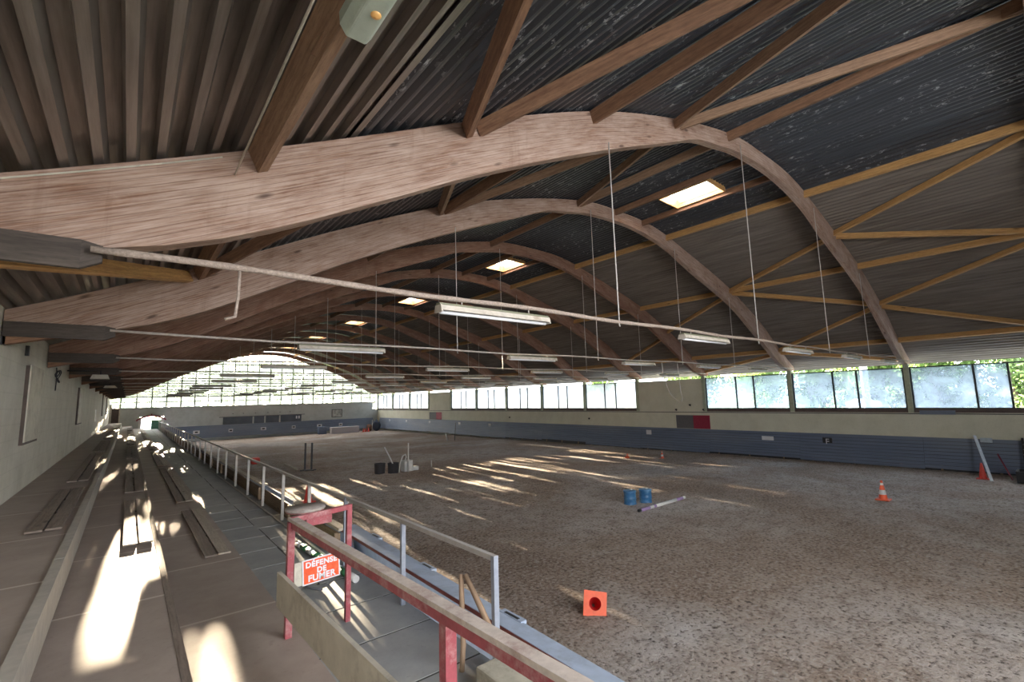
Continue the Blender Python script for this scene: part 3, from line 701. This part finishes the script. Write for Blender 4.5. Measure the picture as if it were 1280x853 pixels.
MB().hexa([(-.95,19.0,.93),(-.5,19.0,.93),(-.5,19.5,.93),(-.95,19.5,.93)],[(-.9,19.05,1.06),(-.55,19.05,1.06),(-.55,19.45,1.06),(-.9,19.45,1.06)]).build('housing',M['cream'],t)
MB().tube([(-.72,19.25,1.06),(-.72,19.25,1.2)],.02,6).tube([(-.72,19.25,1.18),(-1.48,19.25,1.18)],.02,6).build('arm',M['black'],t)
t=thing('flood_lamp','second small cream flood lamp farther along the left wall','lamp',(-.8,29.4,.95))
MB().hexa([(-.95,29.0,1.0),(-.45,29.0,1.0),(-.45,29.5,1.0),(-.95,29.5,1.0)],[(-.9,29.05,1.1),(-.55,29.05,1.1),(-.55,29.45,1.1),(-.9,29.45,1.1)]).build('housing',M['cream'],t)
MB().tube([(-.72,29.25,1.1),(-.72,29.25,1.2)],.02,6).tube([(-.72,29.25,1.18),(-1.48,29.25,1.18)],.02,6).build('arm',M['black'],t)

# ------------------------------------------------------------------ benches
RN=['wall row','middle row','front row']
SEG=[(8.3,12.2),(13.4,21.2),(22.1,29.4),(31.0,39.5),(41.4,49.0),(50.5,58.0)]
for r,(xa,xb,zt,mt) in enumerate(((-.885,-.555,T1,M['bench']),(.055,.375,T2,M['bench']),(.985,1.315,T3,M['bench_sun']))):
    for s_,(ya,yb) in enumerate(SEG):
        if r==0 and s_==5: continue
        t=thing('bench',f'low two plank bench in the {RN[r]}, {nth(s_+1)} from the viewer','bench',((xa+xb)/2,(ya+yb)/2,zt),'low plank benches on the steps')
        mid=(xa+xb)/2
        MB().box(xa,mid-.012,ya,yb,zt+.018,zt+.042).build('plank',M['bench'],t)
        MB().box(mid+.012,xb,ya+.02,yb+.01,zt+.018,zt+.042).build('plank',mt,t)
        f=MB()
        for q in range(int((yb-ya)/1.3)+1):
            yy=min(ya+.1+q*1.3,yb-.16); f.box(xa+.03,xb-.03,yy,yy+.06,zt,zt+.018)
        f.build('batten',M['bracket'],t)

# ------------------------------------------------------------------ guard rail at the arena edge
t=thing('guard_rail','long grey steel guard rail along the edge of the stand','railing',(2.5,30,SL))
RZ=-1.38; X0=2.52
MB().bar((X0+.03,3.38,RZ),(X0,10,RZ),.045,.045).bar((X0,10,RZ),(X0,60.5,RZ),.045,.045).build('top_rail',M['railpale'],t)
y=3.40; i=0
while y<60.6:
    xx=X0+(.03 if y<6 else 0)
    MB().bar((xx,y,SL-.01 if i else SL-.0),(xx,y,RZ+.02),.05,.045,(0,1,0)).build('post',M['railblue'] if y<8 else M['railpale'],t)
    y+=1.76; i+=1
MB().box(X0-.02,X0+.08,3.34,3.46,SL,SL+.03).build('foot_plate',M['railblue'],t)
# near ledge (pale blue cap) 
t=thing('kick_wall_cap','pale blue capping board with handle slots at the arena edge','board',(2.75,3,-2.05))
mb=MB(); ys=[-3,1.2,3.0,4.6,6.2,8.0]; 
def lx(y): return 2.60+.018*y
def rx(y): return 2.79+.036*y
for a,b in zip(ys[:-1],ys[1:]):
    mb.hexa([(lx(a),a+.003,-2.03),(rx(a),a+.003,-2.08),(rx(a),a+.003,-2.04),(lx(a),a+.003,-1.99)],[(lx(b),b,-2.03),(rx(b),b,-2.08),(rx(b),b,-2.04),(lx(b),b,-1.99)])
mb.build('capping',M['ledge'],t)
mb=MB(); 
for a,b in zip(ys[:-1],ys[1:]): mb.hexa([(rx(a)-.05,a,-2.08),(rx(a)-.01,a,-2.08),(3.25,a,-3.65),(3.2,a,-3.65)],[(rx(b)-.05,b,-2.08),(rx(b)-.01,b,-2.08),(3.25,b,-3.65),(3.2,b,-3.65)])
mb.build('facing_boards',M['ledge'],t)
mb=MB(); 
for a,b in zip(ys[:-1],ys[1:]): mb.hexa([(lx(a)-.004,a,-2.032),(lx(a)+.02,a,-2.032),(lx(a)+.02,a,-1.995),(lx(a)-.004,a,-1.995)],[(lx(b)-.004,b,-2.032),(lx(b)+.02,b,-2.032),(lx(b)+.02,b,-1.995),(lx(b)-.004,b,-1.995)])
mb.build('edge_strip',M['redline'],t)
for y in (2.05,3.62,5.35,7.05):
    x=rx(y)-.03; MB().box(x-.01,x+.06,y-.16,y+.16,-2.06,-2.026).build('handle_lug',M['ledge'],t)
    MB().box(x+.0,x+.03,y-.1,y+.1,-2.03,-2.023).build('handle_slot',M['black'],t)
# old timber kick wall beyond
t=thing('board_wall','low brown board wall with pale weathered cap behind the railing posts','board wall',(2.7,34,SL-.1))
y=7.6
while y<60:
    L=min(random.uniform(2.4,3.6),60.2-y); mb=MB(); zz=SL-.1
    for j in range(3): mb.box(2.66,2.69,y,y+L-.01,zz+.005+j*.125,zz+.12+j*.125)
    mb.build('board',M['oldboard'],t)
    if random.random()<.9:
        dz=random.uniform(-.015,.02); MB().bar((2.74,y+.03,-1.98+dz),(2.74+random.uniform(-.015,.02),y+L-.05,-1.98-dz),.13,.045).build('cap_board',M['capwood'],t)
    MB().box(2.60,2.655,y,y+.06,SL-.02,-2.02).build('stud',M['oldboard'],t)
    y+=L
MB().hexa([(2.8,7.6,-2.02),(2.84,7.6,-2.02),(3.25,7.6,-3.65),(3.2,7.6,-3.65)],[(2.8,60,-2.02),(2.84,60,-2.02),(3.25,60,-4.0),(3.2,60,-4.0)]).build('arena_facing',M['kick_far'],t)
# pipe kerb at the post feet
tag(MB().tube([(2.44,y,SL+.02) for y in (7.3,9,12,16,20)],.016,6).build('floor_cable',M['railpale']),'pale cable running along slabs at foot of the railing posts','cable')
tag(MB().tube([(2.42,7.4,SL+.02),(2.3,7.0,SL+.03),(2.12,6.7,SL+.02),(1.9,6.62,SL+.02),(1.86,6.4,SL+.02),(1.98,6.2,SL+.02)],.014,6).build('floor_cable',M['hatchgrey']),'dark loose cable curling over the slabs beside the red gate','cable')

# ------------------------------------------------------------------ red gate frame with sign
t=thing('red_gate','worn red steel gate frame with chalky rail in the foreground','gate',(1.32,5.0,T3))
GZ=-1.115
MB().bar((1.30,5.03,T3),(1.30,5.03,GZ-.03),.06,.06,(0,1,0)).build('post',M['red'],t)
MB().bar((1.93,5.2,SL),(1.93,5.2,GZ),.05,.05,(0,1,0)).build('post',M['red'],t)
MB().bar((1.45,2.38,SL),(1.45,2.38,GZ-.09),.07,.07,(0,1,0)).build('post',M['red'],t)
MB().bar((1.30,5.03,GZ-.01),(1.95,5.2,GZ-.01),.05,.05).build('cross_bar',M['red'],t)
MB().bar((1.315,5.08,GZ-.005),(1.455,.6,GZ-.005),.075,.03).build('rail_top',M['redtop'],t)
MB().bar((1.325,5.05,GZ-.05),(1.465,.6,GZ-.05),.07,.065).build('rail_side',M['red'],t)
MB().box(1.47,1.72,5.12,5.20,GZ-.12,GZ-.04).build('hinge_box',M['red'],t)
t=thing('round_stool_top','round dusty wooden top with red rim on the gate corner','stool',(1.50,5.33,-1.10))
MB().lathe((1.49,5.25,-1.10),[(0,0),(.185,0),(.19,.012)],32).build('rim',M['red'],t)
MB().lathe((1.49,5.25,-1.09),[(.0,0),(.192,.0),(.195,.014),(.19,.026),(.0,.03)],32).build('round_top',M['tray'],t)
tag(MB().hexa([(1.21,5.12,-1.92),(1.245,5.12,-1.92),(1.245,5.12,-1.61),(1.21,5.12,-1.61)],[(1.315,.5,-1.92),(1.35,.5,-1.92),(1.35,.5,-1.61),(1.315,.5,-1.61)]).build('cream_plank',M['cream']),'thick cream plank on edge fixed along the red gate posts','plank')
# sign
t=thing('warning_sign','orange red no smoking sign on the red gate frame','sign',(1.58,4.97,-1.76))
def P4(u,v,y):   # u 0..1, v 0..1 within the slightly tilted sign
    x=1.395+.36*u+.012*(1-v); z=-1.755+.02*u+.235*v; return (x,y,z)
mb=MB(); mb.hexa([P4(0,0,4.975),P4(1,0,4.975),P4(1,1,4.975),P4(0,1,4.975)],[P4(0,0,4.985),P4(1,0,4.985),P4(1,1,4.985),P4(0,1,4.985)]); mb.build('border',M['paper'],t)
mb=MB(); mb.hexa([P4(.035,.05,4.973),P4(.965,.05,4.973),P4(.965,.95,4.973),P4(.035,.95,4.973)],[P4(.035,.05,4.976),P4(.965,.05,4.976),P4(.965,.95,4.976),P4(.035,.95,4.976)]); mb.build('panel',M['signred'],t)
MB().box(1.33,1.41,4.985,5.0,-1.75,-1.53).build('back_board',M['cream'],t)
for txt,v,sz in (('DÉFENSE',.76,.071),('DE',.48,.070),('FUMER',.21,.080)):
    p=P4(.5,v,4.971); text_mesh('lettering',txt,sz,M['paper'],t,(p[0]-1.58,p[1]-4.97,p[2]+1.76),(math.pi/2,math.radians(-2),0),1.1,.0032,.001)
# cream block, sticks, striped pole
o=MB().box(2.25,2.55,2.1,3.28,SL,SL+.2).build('kerb_block',M['block'],bevel=.02); tag(o,'cream concrete kerb block at the foot of the nearest railing post','block')
tag(MB().tube([(2.33,3.60,-2.3),(2.36,3.62,-2.1),(2.40,3.70,-1.66),(2.41,3.72,-1.56)],[.022,.024,.024,.02],8).build('wooden_stick',M['stick']),'upright rough wooden stick leaning behind the red rail','stick')
tag(MB().tube([(2.52,3.15,-2.28),(2.50,3.3,-2.05),(2.46,3.5,-1.78),(2.43,3.68,-1.56)],[.022,.026,.026,.022],8).build('wooden_stick',M['stick']),'slanting rough wooden stick crossing the upright one','stick')
t=thing('striped_pole','green and white striped pole lying on the slabs behind red gate','pole',(2.3,6,SL+.05))
A=Vector((2.26,8.35,SL+.05)); B=Vector((2.39,6.15,SL+.05)); L=9
for i in range(L):
    MB().tube([A.lerp(B,i/L),A.lerp(B,(i+1)/L)],.045,12).build('green_band' if i%2 else 'white_band',M['green'] if i%2 else M['white'],t)

# ------------------------------------------------------------------ things on the sand
def cone(x,y,h,label,mt='redcone',stripes=False,tilt=None,grp=None):
    t=thing('traffic_cone',label,'cone',(x,y,sand_z(x,y)),grp); z=sand_z(x,y)-.01
    b=h*.3
    MB().box(x-b,x+b,y-b,y+b,z,z+.03*h/.5).build('base',M[mt],t,bevel=.006)
    r0,r1=h*.2,h*.045
    prof=[(r0+(r1-r0)*i/8,z+.03+(h-.03)*i/8) for i in range(9)]+[(r1*.7,z+h),(.001,z+h-.01)]
    mb=MB(); mb.lathe((x,y,0),prof,20,mfun=(lambda i: 1 if stripes and i in (2,3,6) else 0)); mb.build('cone_body',[M[mt],M['white']],t)
    return t
cone(19.3,4.44,.62,'orange and white striped cone standing alone on the right sand','orange',True)
cone(26.03,2.73,.62,'plain red cone beside the leaning white pole at the right wall')
cone(5.45,18.9,.75,'red cone on sand just behind the guard rail')
c=cone(22.9,17.3,.42,'small tipped orange cone by the window side boards','orange'); c.rotation_euler=(0,1.0,.6)
c=cone(23.9,15.6,.45,'tiny red and white cone on sand near the boards, before the hatch','orange',True)
# fallen cone, base towards the viewer
t=thing('traffic_cone','orange cone lying on its side with hollow base towards the viewer','cone',(6.2,5.5,sand_z(6.2,5.5)))
z=sand_z(6,5)
mb=MB(); hb=.19; n=24; 
def ringp(r,yy,k): return (r*math.cos(2*math.pi*k/n),yy,r*math.sin(2*math.pi*k/n))
def sq(k):
    a=2*math.pi*k/n; c_,s_=math.cos(a),math.sin(a); m=max(abs(c_),abs(s_)); return (hb*c_/m,0,hb*s_/m)
base=MB(); body=MB()
for k in range(n):
    a,b_=sq(k),sq(k+1); r=.10
    p,q=ringp(r,0,k),ringp(r,0,k+1)
    base.face([a,b_,q,p]); base.face([(a[0],.03,a[2]),(b_[0],.03,b_[2]),(q[0],.03,q[2]),(p[0],.03,p[2])]); base.face([a,b_,(b_[0],.03,b_[2]),(a[0],.03,a[2])])
    for i in range(6):
        r0=.10-.015*i; r1=.10-.015*(i+1); body.face([ringp(r0,.07*i,k),ringp(r0,.07*i,k+1),ringp(r1,.07*(i+1),k+1),ringp(r1,.07*(i+1),k)],None,0,True)
for mbx in (base,body): mbx.v=[(v[0]+6.2,v[1]+5.5,v[2]+z) for v in mbx.v]
ob=base.build('base',M['orange'],t); oc=body.build('cone_body',M['orangedark'],t)
t.rotation_euler=(math.radians(-24),math.radians(6),math.radians(-46)); t.location.z+= .17
# blue cans
for i,(x,y,l) in enumerate(((13.2,9.95,'left of the two blue plastic drums on the sand'),(13.75,9.72,'right of the two blue plastic drums on the sand'))):
    t=thing('blue_drum',l,'drum',(x,y,sand_z(x,y)-.01)); z=sand_z(x,y)-.02
    MB().lathe((x,y,z),[(.001,0),(.20,0),(.215,.03),(.20,.06),(.20,.17),(.215,.20),(.20,.23),(.20,.40),(.215,.42),(.21,.46),(.18,.47),(.001,.465)],24).build('drum_body',M['blue'],t)
    MB().lathe((x+.08,y,z+.465),[(.001,.03),(.04,.03),(.045,0)],12).build('bung',M['white'],t)
t=thing('jump_pole','lilac and white striped jump pole lying on the sand by blue drums','pole',(13.7,9.05,sand_z(13,9)))
A=Vector((12.4,9.05,sand_z(12,9)+.05)); B=Vector((15.05,9.05,sand_z(15,9)+.06))
def seg(a,b): return MB().tube([A.lerp(B,a),A.lerp(B,b)],.05,12)
for nm,a,b,mm in (('end_band',0,.04,'black'),('lilac_band',.04,.22,'purple'),('white_band',.22,.30,'white'),('lilac_band',.30,.35,'purple'),('white_band',.35,.8,'white'),('lilac_band',.8,.95,'purple'),('white_band',.95,1,'white')):
    seg(a,b).build(nm,M[mm],t)
# dark tubs and white jump filler
for i,(x,y,l) in enumerate(((10.3,23.5,'left dark tub of the pair beside the white jump pieces'),(10.85,23.1,'right dark tub of the pair beside the white jump pieces'))):
    z=sand_z(x,y)-.02; o=MB().lathe((x,y,z),[(.001,0),(.24,0),(.26,.03),(.28,.5),(.30,.54),(.27,.54),(.25,.06),(.001,.05)],24).build('rubber_tub',plain('dark_rubber',(.05,.05,.055),.6)); tag(o,l,'tub')
t=thing('jump_wing','white plastic jump wing block with bent tube in the middle of the sand','jump block',(11.65,23.2,sand_z(11,23)))
z=sand_z(11,23)-.01
MB().box(11.45,11.95,23.0,23.45,z,z+.58).box(11.95,12.35,23.1,23.4,z,z+.22).build('block',M['white'],t,bevel=.03)
MB().tube([(11.2,23.1,z),(11.25,23.1,z+.45),(11.38,23.1,z+.82),(11.55,23.1,z+.9),(11.6,23.1,z+.75),(11.5,23.1,z+.55)],.035,8).build('bent_tube',M['white'],t)
tag(MB().tube([(11.62,22.9,z),(11.62,22.9,z+1.5)],.035,8).build('upright_pole',M['white']),'upright white pole standing beside the white jump block','pole')
tag(MB().tube([(10.98,23.0,z+.1),(10.72,23.2,z+.8),(10.5,23.4,z+1.35)],.035,8).build('leaning_pole',M['white']),'white pole leaning over the dark tubs','pole')
tag(MB().tube([(13.4,23.6,z),(13.4,23.6,z+.35)],.025,8).build('short_stake',M['white']),'short white stake right of the white jump block','stake')
for x,y,l in ((7.87,28.05,'left dark jump standard on the far sand'),(8.15,27.8,'right dark jump standard on the far sand')):
    t=thing('jump_standard',l,'jump standard',(x,y,sand_z(x,y))); z=sand_z(x,y)-.02
    MB().box(x-.04,x+.04,y-.04,y+.04,z,z+1.55).build('upright',M['frame'],t)
    MB().box(x-.25,x+.25,y-.05,y+.05,z,z+.08).box(x-.05,x+.05,y-.25,y+.25,z,z+.08).build('foot',M['black'],t)
tag(MB().tube([(7.75,32.0,sand_z(8,32)+.06),(7.6,28.5,sand_z(8,28)+.06)],.05,8).build('ground_pole',M['capwood']),'pale pole lying on the sand beside dark jump standards','pole')
tag(MB().box(6.3,6.8,34,34.5,sand_z(6,34)-.02,sand_z(6,34)+.4).build('red_block',M['redcone'],bevel=.1),'small red block on the far sand behind the railing','block')
# far corner clutter
z=sand_z(20,62)-.03
o=MB().box(20.4,24.0,61.5,62.2,z,z+.85).build('jump_filler',M['cloth'],bevel=.04); tag(o,'long pale pinkish jump filler against the far right boards','jump filler')
o=MB().box(19.0,20.0,62.2,62.7,z,z+1.0).build('blue_box',M['kick'],bevel=.03); tag(o,'blue grey box left of the pale jump filler','box')
for i,x in enumerate((24.6,24.9,25.3)): tag(MB().lathe((x,61.5,z),[(.2,0),(.2,.05),(.12,.1),(.04,.5),(.001,.52)],12).build('stacked_cone',M['redcone']),['leftmost','middle','rightmost'][i]+' of three dull red cones by far right corner','cone')
tag(MB().tube([(25.6,61,z),(25.6,61,z+1.6)],.04,8).build('white_stake',M['white']),'upright white stake near the far right corner','stake')
def lump(x,y,z,rx,ry,rz,seed):
    mb=MB(); n,m=16,10; G=[]
    for i in range(m+1):
        th=math.pi*i/m; row=[]
        for k in range(n):
            ph=2*math.pi*k/n; d=Vector((math.sin(th)*math.cos(ph),math.sin(th)*math.sin(ph),math.cos(th))); s=1+.3*noise.noise(d*2+Vector((seed,0,0)))
            row.append((x+rx*d.x*s,y+ry*d.y*s,z+rz*(1+d.z)*s))
        G.append(row)
    for i in range(m):
        for k in range(n): mb.face([G[i][k],G[i][(k+1)%n],G[i+1][(k+1)%n],G[i+1][k]],None,0,True)
    return mb
tag(lump(26.7,62.2,z,.55,.5,.7,1).build('tarpaulin_heap',plain('navy_tarp',(.03,.045,.08),.4)),'dark navy covered heap in the far right corner','heap')
tag(lump(25.9,62.6,z,.4,.4,.45,5).build('tarpaulin_heap',plain('brown_tarp',(.17,.08,.05),.7)),'brown heap beside the dark covered heap','heap')
x,y=23.2,38; z=sand_z(x,y)
tag(MB().tube([(24.2,38.2,z),(24.6,38.6,z+1.6)],.035,8).build('leaning_rail',M['hatchgrey']),'dark thin rail leaning up near the distant crimson hatch','rail')
tag(MB().tube([(23.3,38,z),(23.1,38,z+.7)],.05,8).build('white_stake',M['white']),'short white stake below the distant crimson hatch','stake')
# right edge clutter
z=-3.6
tag(MB().bar((25.6,2.46,z),(27.45,2.95,-2.05),.09,.05).build('white_post',plain('bluish_white_post',(.50,.58,.66),.5)),'tall pale post leaning against the right kick wall','post')
tag(MB().box(27.40,27.5,2.45,2.8,-2.30,-2.12).build('white_plate',plain('plate_blue_white',(.50,.58,.64),.5)),'small pale plate at top of the leaning post','plate')
tag(MB().bar((26.3,1.95,z),(27.4,2.35,-2.75),.04,.04).build('red_bar',M['burgundy']),'thin dark red bar leaning between the pale post and rack','bar')
t=thing('pole_rack','dark pole rack with pale hooks on the right kick wall','rack',(27.3,1.5,z))
MB().bar((27.1,1.62,z),(27.72,1.62,-2.1),.07,.07,(0,1,0)).build('rack_upright',M['black'],t)
for i in range(6): 
    a=i/6; px=27.15+.55*a; pz=z+.3+1.15*a; MB().bar((px,1.62,pz),(px-.25,1.55,pz+.05),.035,.03).build('hook',M['railblue'],t)
t=thing('black_crate','black crate on the sand at the right picture edge','crate',(26.0,1.5,z))
mb=MB(); 
for a in ((25.6,26.5,1.2,1.25,z-.02,z+.42),(25.6,26.5,1.75,1.8,z-.02,z+.42),(25.6,25.65,1.25,1.75,z-.02,z+.42),(26.45,26.5,1.25,1.75,z-.02,z+.42),(25.6,26.5,1.2,1.8,z-.02,z+.03)): mb.box(*a)
mb.build('crate_body',M['black'],t)

# ------------------------------------------------------------------ outside: trees, pole, car
def foliage_mesh(n,seed,sx,sy,sz,leaf,nb=16,top=99):
    rnd=random.Random(seed); V=[];F=[]
    blobs=[(rnd.uniform(-.6,.6)*sx,rnd.uniform(-.6,.6)*sy,rnd.uniform(.1,.9)*sz,rnd.uniform(.22,.4)) for _ in range(nb)]
    for i in range(n):
        bx,by,bz,br=rnd.choice(blobs); d=Vector((rnd.gauss(0,1),rnd.gauss(0,1),rnd.gauss(0,1))).normalized()*br*rnd.uniform(.55,1.05)
        c=Vector((bx+d.x*sx,by+d.y*sy,bz+d.z*sz*.7))
        if c.z>top: c.z=top-rnd.random()*2.5
        a=Vector((rnd.gauss(0,1),rnd.gauss(0,1),rnd.gauss(0,1))).normalized(); b=a.orthogonal().normalized(); s=leaf*rnd.uniform(.6,1.3)
        k=len(V); V+= [c-a*s,c+b*s*.5,c+a*s,c-b*s*.5]; F.append((k,k+1,k+2,k+3))
    me=bpy.data.meshes.new('foliage'); me.from_pydata([tuple(v) for v in V],[],F); return me
fm=[foliage_mesh(5200,3,3.2,3.2,6.5,.17),foliage_mesh(5200,9,3.8,3.0,5.5,.19)]
fm[0].materials.append(M['leaf']); fm[1].materials.append(M['leaf2'])
tr_mesh=None
def tree(x,y,h,i,label,grp,pale=False):
    t=thing('tree',label,'tree',(x,y,-1.45),grp); r=random.uniform(0,6)
    o=bpy.data.objects.new('foliage',fm[i%2]); C.objects.link(o); o.parent=t; o.location=(0,0,h); o.rotation_euler=(0,0,r if y<80 else math.pi*(i%3==1)); o.scale=(1+(0 if y>80 else .2)*math.sin(r),)*3
    mb=MB().tube([(x,y,-1.5),(x+.1,y,-.5),(x-.05,y+.1,1.2),(x+.1,y,3.5)],[.28,.22,.17,.09],8).tube([(x,y,.8),(x+.9,y+.4,2.6)],[.12,.05],6); mb.build('trunk',M['trunkpale'] if pale else M['bark'],t)
SP=[(41,-1.5,-.9),(42,6,-1),(43,10,-.9),(40,-9,-1),(45,14.5,-.8),(42.5,-5,-.9),(41,2.5,-1.0),(44,9.5,.2),(45,19,.3),(52,30,.2),(43.5,-13,-.8),(53,44,.2),(50,-9,-1),(48,6,-1.1),(49.5,-2,-1.2),(52,14,-.8),(58,24,0)]
SP.sort(key=lambda q:q[1]/q[0])
for i,(x,y,h) in enumerate(SP):
    tree(x,y,h,i,f'leafy tree outside the right wall windows, {nth(i+1)} tree from the right picture edge','trees outside the windows',i%4==1)
def sun_filter_mesh(seed):
    # added crown: leaf clumps banded by height to shape the sun patches indoors
    rnd=random.Random(seed); V=[];F=[]
    for z0,z1,c,cl in ((-1.0,2.2,150,3),(2.2,3.75,98,7),(3.75,5.2,300,2),(5.2,5.95,26,4),(5.95,7.2,230,3),(7.2,8.1,110,4)):
        wid=4.6 if z1<7.3 else 3.6
        for q in range(int(c*(z1-z0)/cl)):
            cc=Vector((rnd.uniform(-wid,wid),rnd.uniform(-1.6,1.6),rnd.uniform(z0,z1)+1.95))
            for _ in range(cl):
                p=cc+Vector((rnd.gauss(0,.22),rnd.gauss(0,.22),rnd.gauss(0,.12))); a=Vector((rnd.gauss(0,1),rnd.gauss(0,1),rnd.gauss(0,1))).normalized(); b=a.orthogonal().normalized(); s_=.3*rnd.uniform(.7,1.3)
                k=len(V); V+= [p-a*s_,p+b*s_*.5,p+a*s_,p-b*s_*.5]; F.append((k,k+1,k+2,k+3))
    me=bpy.data.meshes.new('foliage'); me.from_pydata([tuple(v) for v in V],[],F); return me
fm=[sun_filter_mesh(4),sun_filter_mesh(11)]
fm[0].materials.append(M['leaf']); fm[1].materials.append(M['leaf2'])
for i,(x,y,h) in enumerate([(-4+5.2*q,90,-.5) for q in range(9)]+[(-1.5+5.2*q,95,-.5) for q in range(9)]+[(-2.8+5.2*q,100,-.5) for q in range(9)]):
    tree(x,y,h,i+1,f'sun filtering tree added beyond the glazed gable, {nth(i%9+1)} from the left in the {["near","second","back"][i//9]} row','added sun filtering trees beyond the gable')
tag(MB().tube([(34.5,8.15,-1.45),(34.5,8.15,6)],.2,12).build('pale_pole',M['trunkpale']),'pale round pole outside the second window from the right','pole')
tag(lump(38.5,9.3,-1.42,.55,1.0,.36,4).build('covered_heap',M['carwhite']),'low white covered heap outside beside the pale round pole','heap')

# ------------------------------------------------------------------ light
w=bpy.data.worlds.new('sky'); bpy.context.scene.world=w; w.use_nodes=True; nt=w.node_tree; bg=nt.nodes['Background']
bg.inputs[0].default_value=(.95,.96,1.0,1); bg.inputs[1].default_value=3.2
s=bpy.data.lights.new('sun','SUN'); s.energy=62; s.angle=math.radians(.15); s.color=(1,.80,.56); so=bpy.data.objects.new('sun',s); C.objects.link(so)
so.rotation_euler=TOSUN.to_track_quat('Z','Y').to_euler()
def portal(name,loc,rot,sx,sy):
    l=bpy.data.lights.new(name,'AREA'); l.shape='RECTANGLE'; l.size=sx; l.size_y=sy; l.cycles.is_portal=True
    o=bpy.data.objects.new(name,l); C.objects.link(o); o.location=loc; o.rotation_euler=rot
portal('portal_right',(29.2,(YB+YF)/2,Z0+.1),(0,math.pi/2,0),2.8,YF-YB)
portal('portal_far',(XC,YF+.4,Z0+3.2),(-math.pi/2,0,0),31,7)
portal('portal_near',(3.2,YB-.3,Z0+3.),(math.pi/2,0,0),10,6.)

# ------------------------------------------------------------------ camera
cam=bpy.data.cameras.new('camera'); co=bpy.data.objects.new('camera',cam); C.objects.link(co)
cam.sensor_width=36; cam.lens=578/1280*36; cam.clip_end=600; cam.clip_start=.05
f=578.; d1=Vector((160-640,511-426.5,f)).normalized(); d2=Vector((1352-640,480-426.5,f)); d2=(d2-d1*d2.dot(d1)).normalized(); up=d2.cross(d1)
if up.y>0: up=-up
Rw=[d2,d1,up]      # world axes in camera coordinates (x right, y down, z forward)
col=lambda i:Vector((Rw[0][i],Rw[1][i],Rw[2][i]))
r,dn,fw=col(0),col(1),col(2)
m3=Matrix((r,-dn,-fw)).transposed()
co.matrix_world=Matrix.Translation((0,0,Z0))@m3.to_4x4()
sc=bpy.context.scene; sc.camera=co
sc.view_settings.view_transform='Standard'; sc.view_settings.look='None'; sc.view_settings.gamma=1; sc.view_settings.use_curve_mapping=False; sc.view_settings.exposure=2.35
sc.cycles.max_bounces=10; sc.cycles.diffuse_bounces=6; sc.cycles.transparent_max_bounces=12; sc.cycles.sample_clamp_indirect=8
sc.cycles.use_denoising=True
